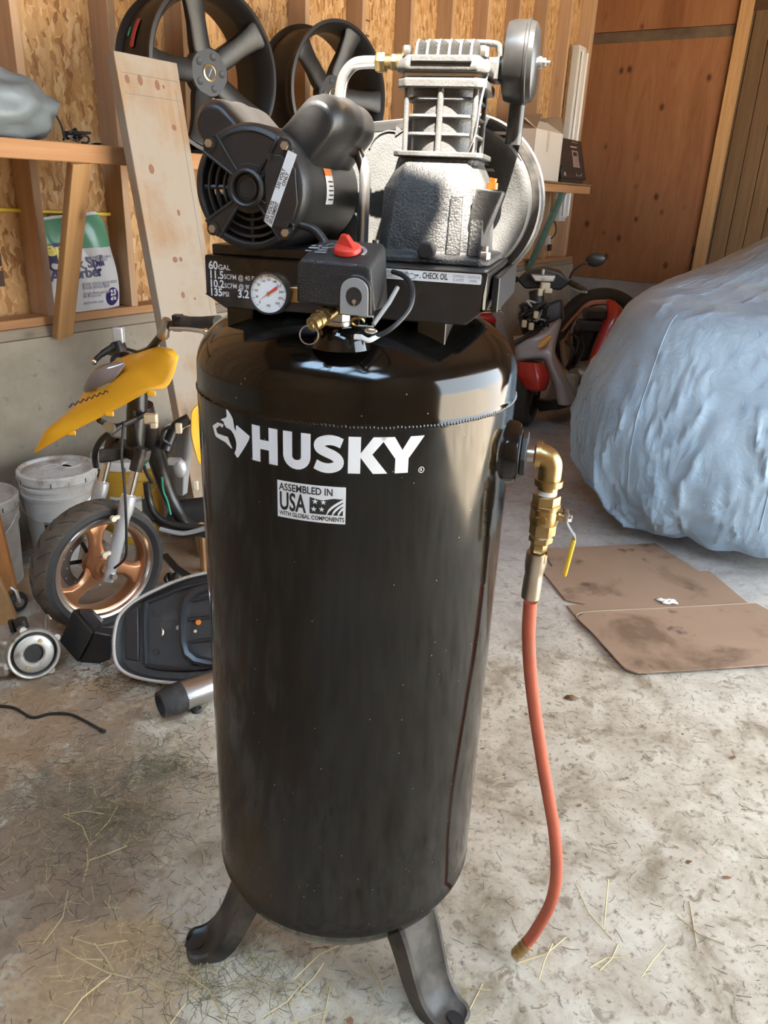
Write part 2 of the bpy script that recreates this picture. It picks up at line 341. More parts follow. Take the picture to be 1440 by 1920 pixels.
for q in words(2.45, -6.17, 0.38, 0.045, 4) + words(2.50, -6.10, 0.25, 0.03, 6) + words(1.07, -1.93, 0.16, 0.025, 9) + words(2.02, -4.46, 0.1, 0.05, 2): pr.add([(-b, -0.0015, a) for a, b in q], [(0, 1, 2, 3)])
pr.obj('stamped_print', mat('faded_ink', (0.06, 0.035, 0.02), 0.7), wl, smooth=False)
wf = struct(in_room(MB().bb(U0, -0.14, 0, U1, 0.10, 0.868).obj('wall_left_foundation', M_CONC, smooth=False)))
# --- back wall: plywood over a low concrete wall, post, then the passage with its board wall
wb = struct(in_room(MB().bb(U1, -1.445, 0, U1 + 0.2, 0.1, 0.747).obj('wall_back', M_CONC2, smooth=False)))
MB().bb(U1 + 0.012, -1.40, 0.74, U1 + 0.05, 0.05, ZC).obj('sheathing', M_BARN, wb)
MB().bb(U1 - 0.012, -1.36, 0.747, U1 + 0.01, -0.05, 2.99).obj('plywood_panel', M_PLY, wb, bevel=0.002)
MB().bb(U1 - 0.012, -1.36, 2.995, U1 + 0.01, -0.05, ZC).obj('plywood_panel', M_PLY, wb, bevel=0.002)
MB().bb(U1 - 0.09, -0.05, 0.95, U1 + 0.01, 0.0, ZC).obj('corner_stud', M_STUD, wb)
MB().bb(U1 - 0.016, -1.355, 2.90, U1 - 0.0125, -0.055, 2.987).obj('stain_strip', mat('water_stain', (0.10, 0.065, 0.038), 0.7, var=0.4, vs=6), wb)
mb = MB(); mb.bb(U1 - 0.03, -1.355, 0.84, U1 - 0.012, -1.33, 0.90); mb.bb(U1 - 0.03, -1.355, 1.06, U1 - 0.012, -1.33, 1.12); mb.cyl((U1 - 0.035, -1.347, 0.82), (U1 - 0.035, -1.347, 1.14), 0.007)
mb.obj('hinge', M_BLK, wb)
struct(in_room(MB().bb(U1 - 0.05, -1.445, 0, U1 + 0.12, -1.36, ZC).obj('trim_1', M_BRACE, bevel=0.004)))
wp = struct(in_room(MB().bb(UB, -V1, 0, UB + 0.05, -0.4, 3.9).obj('wall_passage', M_BARN, smooth=False)))
bd = MB().bb(-0.02, -0.083, 0, 0.0, 0.083, 3.8).obj('board', M_BARN, wp, bevel=0.004)
for i in range(18):
    o = bd if i == 0 else clone(bd, wp)
    o.location = (UB - 0.001 - 0.006 * (i % 3 == 1), -0.9 - 0.173 * i, 0.02)
mb = MB(); mb.bb(UB - 0.05, -2.3, 1.09, UB - 0.022, -2.2, 1.21); mb.cyl((UB - 0.06, -2.19, 1.16), (UB - 0.06, -2.10, 1.16), 0.012); mb.obj('latch', M_STEEL, wp)
mb = MB(); mb.bb(UB - 0.05, -2.49, 0, UB - 0.0, -2.44, 2.1); mb.obj('door_edge', M_STEEL, wp)
struct(in_room(MB().bb(U1 + 0.2, -0.42, 0, UB, -0.30, 3.9).obj('wall_passage_side', M_BARN, smooth=False)))
struct(in_room(MB().bb(U1 + 0.1, -V1, 3.4, UB + 0.1, -0.3, 3.5).obj('ceiling_passage', M_BARN, smooth=False)))
struct(in_room(MB().bb(U1 + 0.02, -V1, 3.4, U1 + 0.1, 0.1, ZC + 0.03).obj('wall_back_header', M_BARN, smooth=False)))
# --- behind the camera: rear wall, right wall with a wide door opening, roof deck with skylights and added sun openings
struct(in_room(MB().bb(U0 - 0.1, -V1, 0, U0, 0.1, ZC + 0.05).obj('wall_rear', M_OSB, smooth=False)))
mb = MB(); mb.bb(U0, -V1 - 0.1, 0, 1.0, -V1, ZC); mb.bb(1.0, -V1 - 0.1, 2.75, 6.6, -V1, ZC); mb.bb(6.6, -V1 - 0.1, 0, UB, -V1, ZC)
struct(in_room(mb.obj('wall_right', M_OSB, smooth=False)))
HU0, HU1, HV0, HV1 = -0.283, 0.10, 3.495, 3.862          # added ceiling opening, sized to confine the sun beam to the pump
PANES = ((-1.30, -0.45, 1.70, 3.365), (-1.30, -0.45, 3.525, 5.00))   # frosted roof lights
SUN_CUTS = ((HU0, HU1, HV0, HV1), (-0.395, HU0, 3.43, 3.66), (HU0, -0.20, 3.43, HV0), (-0.345, HU0, 3.812, 3.885))  # unseen ceiling cut-outs, notched so the sun reaches chosen compressor parts
us = sorted({U0, UB} | {p[k] for p in SUN_CUTS for k in (0, 1)} | {p[k] for p in PANES for k in (0, 1)}); vs_ = sorted({-0.1, V1} | {p[k] for p in SUN_CUTS for k in (2, 3)} | {p[k] for p in PANES for k in (2, 3)})
mb = MB(); holes = PANES + SUN_CUTS
for a, b in zip(us[:-1], us[1:]):
    for c, d in zip(vs_[:-1], vs_[1:]):
        if not any(h[0] <= (a + b) / 2 <= h[1] and h[2] <= (c + d) / 2 <= h[3] for h in holes): mb.bb(a, -d, ZC, b, -c, ZC + 0.06)
struct(in_room(mb.obj('ceiling', M_BARN, smooth=False)))
m, nt, b, L = nodes('frosted_panel'); tr = N(nt, 'ShaderNodeBsdfTranslucent'); tr.inputs[0].default_value = (0.62, 0.76, 0.90, 1); L.new(tr.outputs[0], nt.nodes['Material Output'].inputs[0])
for k, p in enumerate(PANES): struct(in_room(MB().bb(p[0], -p[3], ZC + 0.03, p[1], -p[2], ZC + 0.034).obj('window_%d' % (k + 1), m, smooth=False)))
# --- shelf along the stud wall
SHV = 0.51
sh = in_room(thing('wall_shelf', 'long rough lumber shelf running along the stud wall', 'shelf'))
MB().bb(0.9, -SHV, 1.553, 7.49, -SHV + 0.036, 1.617).obj('front_beam', M_STUDX, sh, bevel=0.004)
MB().bb(0.9, -SHV + 0.038, 1.565, 7.49, -0.124, 1.615).obj('shelf_deck', M_BARN, sh, bevel=0.002)
MB().bb(4.6, -SHV - 0.01, 1.619, 7.49, -0.2, 1.634).obj('plywood_edge', M_BARN, sh, bevel=0.002)
def brace(name, m, u0, v0, z0, u1, v1, z1, w=0.082, t=0.036):
    a = Vector((u0, -v0, z0)); b = Vector((u1, -v1, z1)); L = (b - a).length
    Mx = align((0, 0, 0), b - a, (0, 1, 0)); o = MB().box((0, 0, L / 2), (w, t, L)).obj(name, m, sh, bevel=0.003)
    o.matrix_local = T(*a) @ Mx; return o
brace('diagonal_brace', M_BRACE, 2.055, 0.17, 0.870, 1.99, SHV - 0.02, 1.555)
brace('diagonal_brace', M_GREENW, 7.11, 0.15, 0.89, 6.91, SHV - 0.03, 1.575, 0.10, 0.04)

# measured points: a pixel of the 1440 x 1920 frame met with the plane y = Y, or with the height z
def _ray(px, py): return _x * (px - 720) + _y * (py - 960) + _z * 1442
def at(px, py, Y): r = _ray(px, py); return Vector((0, 0, CAM_Z)) + r * (Y / r.y)
def onz(px, py, z=0.0): r = _ray(px, py); return Vector((0, 0, CAM_Z)) + r * ((z - CAM_Z) / r.z)
def onv(px, py, v):
    r = _ray(px, py); c = Vector((0, 0, CAM_Z)); return c + r * ((v - DL) / r.dot(WN))
def wobj(mb, name, m, par, base=None, **k):
    root = par
    while root is not None and root.parent is not None: root = root.parent
    b = Vector(base if base is not None else root.location); return mb.warp(lambda p: p - b).obj(name, m, par, **k)
def panel(A, B, bulge, n=20, m=8):
    """curved sheet between two poly-lines; bulge = vector added at mid width"""
    A = cr(A, n); B = cr(B, n); k = min(len(A), len(B)); mb = MB(); bulge = Vector(bulge)
    def rs(P):
        return [P[min(int(i * (len(P) - 1) / (k - 1)), len(P) - 1)] for i in range(k)]
    A, B = rs(A), rs(B)
    g = [[A[i].lerp(B[i], j / m) + bulge * math.sin(PI * j / m) * min(1, (A[i] - B[i]).length / 0.12) for j in range(m + 1)] for i in range(k)]
    return mb.add([p for r_ in g for p in r_], [(i * (m + 1) + j, i * (m + 1) + j + 1, (i + 1) * (m + 1) + j + 1, (i + 1) * (m + 1) + j) for i in range(k - 1) for j in range(m)])
# ================================================================ the air compressor (x right, y back, z up; front faces -y)
def tank_mat():
    m, nt, b, L = nodes('tank_black_enamel'); co = coords(nt)
    b.inputs['Specular IOR Level'].default_value = 0.45
    du = ramp(nt, noise_tex(nt, co, 7, 7, 0.7), [(0.50, 0.0), (0.80, 0.10)])
    c = mixc(nt, du, (0.0045, 0.0040, 0.0035), (0.085, 0.07, 0.055))
    vo = N(nt, 'ShaderNodeTexVoronoi'); vo.inputs['Scale'].default_value = 42.0; L.new(co, vo.inputs['Vector'])
    c = mixc(nt, ramp(nt, vo.outputs['Distance'], [(0.035, 0.8), (0.05, 0.0)]), c, (0.35, 0.32, 0.28))
    st = noise_tex(nt, coords(nt, (1, 1, 0.05)), 90, 3, 0.7)
    c = mixc(nt, ramp(nt, st, [(0.68, 0.0), (0.80, 0.25)]), c, (0.16, 0.13, 0.10))
    L.new(c, b.inputs['Base Color'])
    L.new(ramp(nt, noise_tex(nt, co, 9, 6, 0.65), [(0.35, 0.055), (0.7, 0.16)]), b.inputs['Roughness'])
    bump(nt, b, noise_tex(nt, co, 3.2, 2), 0.05, 0.01)
    return m
M_TANK = tank_mat()
M_FOOT = mat('dusty_black_steel', (0.012, 0.011, 0.010), 0.42, dirt=(0.13, 0.11, 0.085), ds=9, dl=(0.42, 0.72), rv=0.3)
M_PAINT = mat('black_paint', (0.020, 0.0195, 0.019), 0.30, var=0.3, vs=30, bmp=0.04, bs=160, dirt=(0.10, 0.085, 0.07), ds=10, dl=(0.58, 0.85))
M_MOTOR = mat('motor_charcoal', (0.022, 0.022, 0.022), 0.40, var=0.2, vs=25, bmp=0.10, bs=260)
M_CAST = mat('cast_charcoal', (0.045, 0.043, 0.041), 0.45, var=0.35, vs=40, bmp=0.75, bs=330)
M_CASTS = mat('painted_aluminium', (0.075, 0.073, 0.070), 0.36, var=0.2, vs=40, bmp=0.25, bs=300)
M_GUARD = mat('guard_grey', (0.072, 0.071, 0.069), 0.38, var=0.12, vs=60, bmp=0.35, bs=420)
M_RED = mat('red_plastic', (0.72, 0.055, 0.035), 0.38)
M_ORANGE = mat('orange_plug', (0.85, 0.22, 0.02), 0.4)
M_HOSE = mat('orange_hose', (0.47, 0.105, 0.055), 0.6, var=0.12, vs=14, dirt=(0.30, 0.12, 0.07), ds=12, bmp=0.05, bs=150)
M_LABELW = mat('label_white', (0.78, 0.78, 0.77), 0.4)
M_GREYP = mat('grey_plastic', (0.30, 0.30, 0.29), 0.5)
M_GLASS = mat('clear_glass', (1, 1, 1), 0.03, trans=1.0)
M_YELLOWP = mat('yellow_vinyl', (0.80, 0.50, 0.03), 0.45)
cp = thing('air_compressor', 'tall black upright air compressor with white wolf logo and orange hose', 'air compressor', (-0.0516, 1.231, 0), -13)
TR = 0.254
# --- tank
prof = [(0, 0.135), (0.07, 0.138), (0.13, 0.150), (0.185, 0.174), (0.222, 0.205), (0.243, 0.238), (0.2505, 0.262)]
prof += [(0.2545, 0.264), (0.2545, 0.270), (0.2535, 0.273), (0.254, 0.30), (0.254, 0.8), (0.254, 1.206)]
prof += [(0.2546, 1.209), (0.2548, 1.2125), (0.2534, 1.216), (0.2532, 1.22), (0.2530, 1.246)]
for i in range(1, 19):
    a = PI / 2 * i / 18; prof.append((0.2530 * math.cos(a) ** 0.80, 1.246 + 0.107 * math.sin(a)))
prof[-1] = (0, 1.353)
tank = MB().lathe(prof, 128).obj('tank', M_TANK, cp, ang=60)
mb = MB(); rr = random.Random(3)
for i in range(300):
    a = 2 * PI * i / 300; mb.ball((0.2528 * math.cos(a), 0.2528 * math.sin(a), 1.2115 + rr.uniform(-.0006, .0006)), (0.0034, 0.0034, 0.0030), 6, 4)
mb.obj('weld_bead', M_TANK, tank)
# --- feet
for a in (-62, 60, 180):
    pts = [(0.195, 0.205), (0.212, 0.175), (0.230, 0.130), (0.250, 0.075), (0.266, 0.040), (0.284, 0.020), (0.300, 0.012), (0.318, 0.010), (0.338, 0.010)]
    pts = [tuple(p)[:2] for p in cr([(p[0], p[1], 0) for p in pts], 4)]
    mb = MB(); rings = []
    for i, (r, z) in enumerate(pts):
        j = min(i + 1, len(pts) - 1); k = max(i - 1, 0); d = Vector((pts[j][0] - pts[k][0], pts[j][1] - pts[k][1])).normalized(); nx, nz = d.y * -1, d.x
        if nx < 0 or nz < 0: nx, nz = abs(nx), abs(nz)
        t = i / (len(pts) - 1); hw = 0.052 - 0.012 * min(1, t * 1.3); fl_ = 0.030 * (1 - t) + 0.012
        if t > 0.86: hw *= math.sqrt(max(0.05, 1 - ((t - 0.86) / 0.15) ** 2))
        sec = [(-hw - 0.004, -fl_), (-hw, 0.004), (-hw + 0.008, 0.006), (-hw + 0.016, 0.0), (hw - 0.016, 0.0), (hw - 0.008, 0.006), (hw, 0.004), (hw + 0.004, -fl_), (hw - 0.002, -fl_), (hw - 0.008, -0.004), (-hw + 0.008, -0.004), (-hw + 0.002, -fl_)]
        rings.append([(r + nx * h, s_, max(0.0015, z + nz * h)) for s_, h in sec])
    mb.loft(rings, cap=True)
    o = mb.warp(lambda p, a=a: RZ(a - 90) @ p).obj('foot', M_FOOT, cp, ang=40)
    mb = MB().lathe([(0.011, 0.0), (0.013, 0.0035), (0.009, 0.004), (0.0, 0.0035)], 18, RZ(a - 90) @ T(0.322, 0, 0.0095) @ Matrix.Diagonal((1.5, 1, 1, 1)))
    mb.obj('bolt_slot', M_INK, o)
# --- printing wrapped on the shell
def wrap(mb, name, m, r, par, step=0.006):
    bm = bmesh.new(); bv = [bm.verts.new((p[0], p[1], 0)) for p in mb.v]
    for f in mb.f:
        try: bm.faces.new([bv[i] for i in f])
        except ValueError: pass
    xs = [p[0] for p in mb.v]; x = min(xs) + step
    while x < max(xs):
        bmesh.ops.bisect_plane(bm, geom=bm.verts[:] + bm.edges[:] + bm.faces[:], plane_co=(x, 0, 0), plane_no=(1, 0, 0)); x += step
    for v in bm.verts:
        a = v.co.x / TR; v.co = Vector((r * math.sin(a), -r * math.cos(a), v.co.y))
    for f in bm.faces:
        f.normal_update()
        c = f.calc_center_median()
        if f.normal.dot(Vector((c.x, c.y, 0))) < 0: f.normal_flip()
    me = bpy.data.meshes.new(name); bm.to_mesh(me); bm.free()
    return mesh_obj(name, me, m, par)
def px(ang, z): return (TR * math.radians(ang + 13), z)       # world bearing -> arc length in the machine's frame
def letters_husky(mb):
    def put(x0, w, polys):
        for pl in polys: mb.flat([(x0 + p[0] * w, 1.1475 + p[1] * 0.0515) for p in pl])
    sp = [(-31.9, -22.3), (-20.4, -11.4), (-10.3, -1.2), (0.1, 12.2), (9.6, 23.6)]
    sp = [(TR * math.radians(a + 13), TR * math.radians(b + 13)) for a, b in sp]
    x, w = sp[0][0], sp[0][1] - sp[0][0]
    put(x, w, [[(0, 0), (.33, 0), (.33, .37), (.67, .37), (.67, 0), (1, 0), (1, 1), (.67, 1), (.67, .63), (.33, .63), (.33, 1), (0, 1)]])
    x, w = sp[1][0], sp[1][1] - sp[1][0]
    o = [(0, 1), (0, .36)] + [(.5 + .5 * math.cos(math.radians(t)), .36 + .38 * math.sin(math.radians(t))) for t in range(190, 351, 16)] + [(1, .36), (1, 1), (.66, 1), (.66, .36)] + [(.5 + .16 * math.cos(math.radians(t)), .34 + .10 * math.sin(math.radians(t))) for t in range(-10, -171, -20)] + [(.34, .36), (.34, 1)]
    put(x, w, [o])
    x, w = sp[2][0], sp[2][1] - sp[2][0]                      # S as a thick stroke
    path = cr([(.93, .80, 0), (.72, .865, 0), (.45, .875, 0), (.19, .79, 0), (.185, .645, 0), (.40, .55, 0), (.65, .47, 0), (.82, .35, 0), (.80, .20, 0), (.55, .115, 0), (.28, .125, 0), (.04, .20, 0)], 4)
    for i in range(len(path) - 1):
        def nrm(j):
            d = path[min(j + 1, len(path) - 1)] - path[max(j - 1, 0)]; d = Vector((d.x, d.y * 1.05, 0)).normalized(); return Vector((-d.y, d.x, 0))
        a, b_, na, nb = path[i], path[i + 1], nrm(i), nrm(i + 1); h = Vector((0.17, 0.135, 0))
        q = [a + na * h, b_ + nb * h, b_ - nb * h, a - na * h]
        q = [a + Vector((na.x * .17, na.y * .135, 0)), b_ + Vector((nb.x * .17, nb.y * .135, 0)), b_ - Vector((nb.x * .17, nb.y * .135, 0)), a - Vector((na.x * .17, na.y * .135, 0))]
        mb.flat([(x + p.x * w, 1.1475 + p.y * 0.0515) for p in q])
    x, w = sp[3][0], sp[3][1] - sp[3][0]
    put(x, w, [[(0, 0), (.31, 0), (.31, 1), (0, 1)], [(.31, .56), (.62, 1), (.97, 1), (.60, .53), (1, 0), (.63, 0), (.31, .44)]])
    x, w = sp[4][0], sp[4][1] - sp[4][0]
    put(x, w, [[(0, 1), (.35, .40), (.35, 0), (.65, 0), (.65, .40), (1, 1), (.68, 1), (.50, .64), (.32, 1)]])
mb = MB(); letters_husky(mb); wrap(mb, 'brand_lettering', M_WHITE, TR + 0.0006, tank)
def cylpt(X, Y):        # a point of the picture met with the tank shell -> (arc length, height)
    r = _x * (X - 720) + _y * (Y - 960) + _z * 1442; cx, cy = -0.0516, 1.231
    A, B, C_ = r.x * r.x + r.y * r.y, -2 * (r.x * cx + r.y * cy), cx * cx + cy * cy - TR * TR
    t = (-B - math.sqrt(B * B - 4 * A * C_)) / (2 * A); return (TR * (math.atan2(t * r.x - cx, cy - t * r.y) + math.radians(13)), CAM_Z + t * r.z)
mb = MB()
for o in ([(455, 145), (500, 205), (545, 275), (572, 325), (590, 370), (615, 520), (630, 565), (652, 600), (645, 540), (650, 500), (665, 482), (790, 590), (915, 700), (895, 770), (830, 890), (760, 1000), (690, 1108), (665, 1105), (620, 1025), (650, 950), (658, 850), (648, 790), (635, 740), (605, 660), (560, 590), (520, 560), (460, 530), (430, 480), (405, 410), (355, 378), (385, 358), (440, 345), (462, 328), (470, 300)],
          [(200, 495), (295, 430), (400, 465), (410, 490), (385, 532), (368, 522), (335, 490), (265, 550), (275, 595), (285, 625), (300, 645), (490, 710), (535, 830), (580, 935), (560, 932), (500, 870), (440, 810), (265, 705), (245, 665)]):
    mb.flat([cylpt(380 + x / 10.286, 750 + y / 10.286) for x, y in o])
wrap(mb, 'wolf_logo', M_WHITE, TR + 0.0006, tank)
mb = MB(); mb.lathe([(0.0036, 0), (0.0044, 0)], 20, T(TR * math.radians(23.2 + 13), 1.1500, 0)); put_text(mb, 'R', TR * math.radians(23.2 + 13) - 0.0019, 1.1481, 0.0055)
wrap(mb, 'registered_mark', M_WHITE, TR + 0.0006, tank)
# made-in sticker
sx0, sx1, sz0, sz1 = px(-22.6, 0)[0], px(-0.3, 0)[0], 1.0722, 1.1268
mb = MB().flat([(sx0, sz0), (sx1, sz0), (sx1, sz1), (sx0, sz1)]); stk = wrap(mb, 'origin_sticker', M_LABELW, TR + 0.0004, tank)
mb = MB(); W_ = sx1 - sx0
put_text(mb, 'ASSEMBLED IN', sx0 + 0.003, sz1 - 0.0135, 0.0148, bold=0.0003, sx=(W_ - 0.006) / 0.1045 * 0.92)
put_text(mb, 'USA', sx0 + 0.003, sz0 + 0.0125, 0.037, bold=0.0009, sx=0.585)
put_text(mb, 'WITH GLOBAL COMPONENTS', sx0 + 0.003, sz0 + 0.0035, 0.0090, bold=0.0002, sx=(W_ - 0.006) / 0.1215)
def star(cx, cy, r): return [(cx + (r if i % 2 == 0 else r * 0.4) * math.sin(PI * i / 5), cy + (r if i % 2 == 0 else r * 0.4) * math.cos(PI * i / 5)) for i in range(10)]
fx0, fx1, fz0, fz1 = sx0 + 0.0485, sx1 - 0.0035, sz0 + 0.0125, sz1 - 0.0165
mb.flat([(fx0, fz0)] + [(fx1, fz0)] + [(fx1, fz1 - 0.001)] + [(fx1 + (fx0 - fx1) * t / 8, fz1 - 0.0025 + 0.0018 * math.sin(t * 0.9)) for t in range(1, 9)])
wrap(mb, 'sticker_lettering', M_INK, TR + 0.0008, stk)
mb = MB()
for cx, cy in ((.17, .72), (.42, .72), (.13, .27), (.37, .30)): mb.flat(star(fx0 + (fx1 - fx0) * cx, fz0 + (fz1 - fz0) * cy, 0.0044))
for k in range(3):
    a0 = [(fx0 + (fx1 - fx0) * (0.52 + .16 * k), fz0)]
    p = [(fx0 + (fx1 - fx0) * (0.50 + .17 * k + (0.50 - .10 * k) * t * t * 0 + (1.0 - (0.50 + .17 * k)) * t), fz0 + (fz1 - fz0) * (0.95 - .22 * k) * (t ** 0.55)) for t in [i / 8 for i in range(9)]]
    mb.flat(p + [(x + 0.0012, max(fz0, z - 0.0034)) for x, z in reversed(p)])
wrap(mb, 'sticker_flag', M_LABELW, TR + 0.0011, stk)
# --- mounting deck
PF = -0.165
mb = MB()
mb.prism([(-0.178, 1.409), (0.213, 1.409), (0.213, 1.362), (0.189, 1.342), (-0.151, 1.340), (-0.178, 1.357)], 0.005, T(0, PF, 0) @ FRONT)
mb.bb(-0.178, PF, 1.404, 0.213, 0.175, 1.410); mb.bb(0.208, PF, 1.362, 0.213, 0.175, 1.409); mb.bb(-0.178, PF, 1.357, -0.173, 0.175, 1.409)
mb.bb(-0.178, 0.170, 1.345, 0.213, 0.175, 1.409)
for x in (-0.14, 0.14): mb.bb(x - 0.02, -0.14, 1.23, x + 0.02, 0.14, 1.405)
deck = mb.obj('mounting_deck', M_PAINT, cp, bevel=0.002)
MB().bb(0.213, -0.10, 1.352, 0.223, 0.17, 1.400).obj('side_flange', M_PAINT, deck, bevel=0.002)
mb = MB(); MF = T(0, PF - 0.0006, 0) @ FRONT
x = put_text(mb, '60', -0.173, 1.3915, 0.0155, MF, bold=0.0004, sx=.9); put_text(mb, 'GAL', x + .0004, 1.3915, 0.0095, MF, bold=0.0002)
x = put_text(mb, '11.5', -0.173, 1.3795, 0.0145, MF, bold=0.0004, sx=.9); put_text(mb, 'SCFM @ 40 PSI', x + .0004, 1.3795, 0.0092, MF, bold=0.0001, sx=.85)
x = put_text(mb, '10.2', -0.173, 1.3675, 0.0145, MF, bold=0.0004, sx=.9); put_text(mb, 'SCFM @ 90 PSI', x + .0004, 1.3675, 0.0092, MF, bold=0.0001, sx=.85)
x = put_text(mb, '135', -0.173, 1.3560, 0.0145, MF, bold=0.0004, sx=.9); put_text(mb, 'PSI', x + .0004, 1.3560, 0.0092, MF, bold=0.0001, sx=.9)
x = put_text(mb, '3.2', -0.131, 1.3560, 0.0150, MF, bold=0.0004, sx=.95); put_text(mb, 'HP', x + .0004, 1.3560, 0.0092, MF, bold=0.0001)
mb.obj('rating_print', M_WHITE, deck, smooth=False)
lab = MB().prism(rrect(0.028, 1.3945, 0.2055, 1.4075, 0.002, 3), 0.0006, T(0, PF - 0.0007, 0) @ FRONT).obj('oil_label', M_LABELW, deck)
mb = MB(); MF2 = T(0, PF - 0.0009, 0) @ FRONT
put_text(mb, 'CHECK OIL', 0.1285, 1.3980, 0.0105, MF2, bold=0.00025, sx=0.62)
for x0, a_, b_ in ((0.168, 'CONTROLE', 'EL ACEITE'), (0.187, 'CONTR\u00d4LEZ', "L'HUILE"), (0.074, 'CONTROLE', 'EL ACEITE'), (0.092, 'CONTR\u00d4LEZ', "L'HUILE")):
    put_text(mb, a_, x0 + 0.008, 1.4018, 0.0048, MF2, sx=0.62, align_x='CENTER'); put_text(mb, b_, x0 + 0.008, 1.3970, 0.0048, MF2, sx=0.62, align_x='CENTER')
oc = [(0.1065, 1.4035), (0.1085, 1.4045), (0.1105, 1.4025), (0.1135, 1.4025), (0.1145, 1.4035), (0.1165, 1.4030), (0.1185, 1.4012), (0.1225, 1.4020), (0.1235, 1.4014), (0.1190, 1.3988), (0.1180, 1.3965), (0.1110, 1.3965), (0.1100, 1.4005)]
for i in range(len(oc)):
    a_, b_ = Vector((oc[i][0], PF - 0.0009, oc[i][1])), Vector((oc[(i + 1) % len(oc)][0], PF - 0.0009, oc[(i + 1) % len(oc)][1])); mb.tube([a_, b_], 0.00032, 4)
mb.ball((0.1255, PF - 0.0009, 1.3985), 0.0008, 6, 4)
mb.obj('label_lettering', M_INK, lab, smooth=False)
# --- electric motor
MXc, MZc, MR = -0.097, 1.4965, 0.0765
MM = T(MXc, 0, MZc) @ Matrix(((1, 0, 0, 0), (0, 0, 1, 0), (0, 1, 0, 0), (0, 0, 0, 1)))      # lathe axis -> y
mot = MB().lathe([(0.0, -0.150), (0.060, -0.150), (MR - .004, -0.170), (MR, -0.167), (MR, 0.045), (MR - 0.006, 0.06), (0.04, 0.085), (0.0, 0.085)], 72, MM).obj('motor', M_MOTOR, cp)
MB().bb(MXc - 0.075, -0.155, 1.410, MXc + 0.075, 0.05, 1.424).obj('motor_foot', M_PAINT, mot, bevel=0.002)
ME = T(MXc, 0, MZc) @ FRONT                     # (x, z) drawing frame on the motor's end
def sector(r0, r1, a0, a1, n=14): return arc(0, 0, r1, a0, a1, n) + arc(0, 0, r0, a1, a0, n)
mb = MB(); mb.lathe([(MR, -0.165), (MR, -0.188), (MR - 0.004, -0.196), (MR - 0.010, -0.1985), (MR - 0.012, -0.196), (MR - 0.012, -0.17)], 72, MM)
mb.prism(sector(0.014, MR - 0.006, 48, 132), 0.010, T(0, -0.1965, 0) @ ME)
mb.prism(sector(0.014, MR - 0.006, -42, 42), 0.010, T(0, -0.1965, 0) @ ME)
mb.prism(arc(0, 0, 0.030, 0, 350, 30), 0.012, T(0, -0.1970, 0) @ ME)
for a in (45, 135, 225, 315):
    c, s_ = math.cos(math.radians(a)), math.sin(math.radians(a))
    for o in (-1, 1):
        p0 = Vector((c * 0.022 - s_ * o * 0.003, 0, s_ * 0.022 + c * o * 0.003)); p1 = Vector((c * 0.073 - s_ * o * 0.0135, 0, s_ * 0.073 + c * o * 0.0135))
        mb.tube([p0 + Vector((MXc, -0.1985, MZc)), p1 + Vector((MXc, -0.1975, MZc))], 0.0024, 6)
    d = RZ(a); mb.prism([(d @ Vector(q + (0,)))[:2] for q in ((0.02, -0.004), (0.07, -0.014), (0.0755, -0.010), (0.0765, 0), (0.0755, 0.010), (0.07, 0.014), (0.02, 0.004))], 0.010, T(0, -0.1975, 0) @ ME)
bell = mb.obj('end_bell', M_MOTOR, mot, bevel=0.0008, seg=1)
for r in (0.037, 0.0475, 0.058):
    for a0, a1 in ((142, 218), (232, 308)):
        MB().ring(r, 0.0024, 20, 6, T(0, -0.188, 0) @ T(MXc, 0, MZc) @ Matrix(((1, 0, 0, 0), (0, 0, 1, 0), (0, 1, 0, 0), (0, 0, 0, 1))), a0, a1, 1.7).obj('vent_slat', M_MOTOR, bell)
for a in (180, 270):
    c, s_ = math.cos(math.radians(a)), math.sin(math.radians(a)); MB().tube([(MXc + c * 0.03, -0.187, MZc + s_ * 0.03), (MXc + c * 0.066, -0.187, MZc + s_ * 0.066)], 0.003, 6).obj('vent_spoke', M_MOTOR, bell)
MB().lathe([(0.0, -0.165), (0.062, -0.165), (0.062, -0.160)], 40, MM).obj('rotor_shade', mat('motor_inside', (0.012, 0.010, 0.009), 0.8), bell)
mb = MB(); mb.cyl((MXc - 0.052, -0.176, MZc - 0.004), (MXc - 0.028, -0.176, MZc - 0.002), 0.0115, None, 16); mb.obj('run_winding', M_CHROME, bell)
mb = MB(); mb.lathe([(0.0225, -0.197), (0.0235, -0.206), (0.0205, -0.2085), (0.0185, -0.207), (0.0165, -0.199), (0.0, -0.199)], 40, MM); mb.lathe([(0.0, -0.2005), (0.0125, -0.2005), (0.0135, -0.203), (0.0120, -0.2035), (0.0115, -0.2015), (0, -0.2012)], 32, MM)
mb.obj('hub_cap', M_BLK, bell)
for a in (45, 135, 225, 315):
    p = (MXc + 0.0715 * math.cos(math.radians(a)), -0.198, MZc + 0.0715 * math.sin(math.radians(a)))
    b_ = MB().hexa(p, (p[0], -0.2035, p[2]), 0.0056).obj('bolt', M_STEEL, bell)
    MB().lathe([(0, 0), (0.0085, 0), (0.0085, 0.0012), (0, 0.0012)], 18, T(p[0], -0.1982, p[2]) @ RX(90)).obj('washer', M_MOTOR, b_)
mb = MB().prism([(0.030, 0.040), (0.046, 0.040), (0.052, 0.034), (0.064, 0.025), (0.067, -0.015), (0.060, -0.036), (0.052, -0.044), (0.024, -0.044), (0.024, 0.026)], 0.004, T(0, -0.2010, 0) @ ME)
tc = mb.obj('terminal_cover', M_MOTOR, mot, bevel=0.0008)
for x, z in ((0.031, 0.038), (0.050, -0.042)):
    mb = MB().cyl((MXc + x, -0.201, MZc + z), (MXc + x, -0.2035, MZc + z), 0.0042, None, 14); sc_ = mb.obj('screw', M_MOTOR, tc)
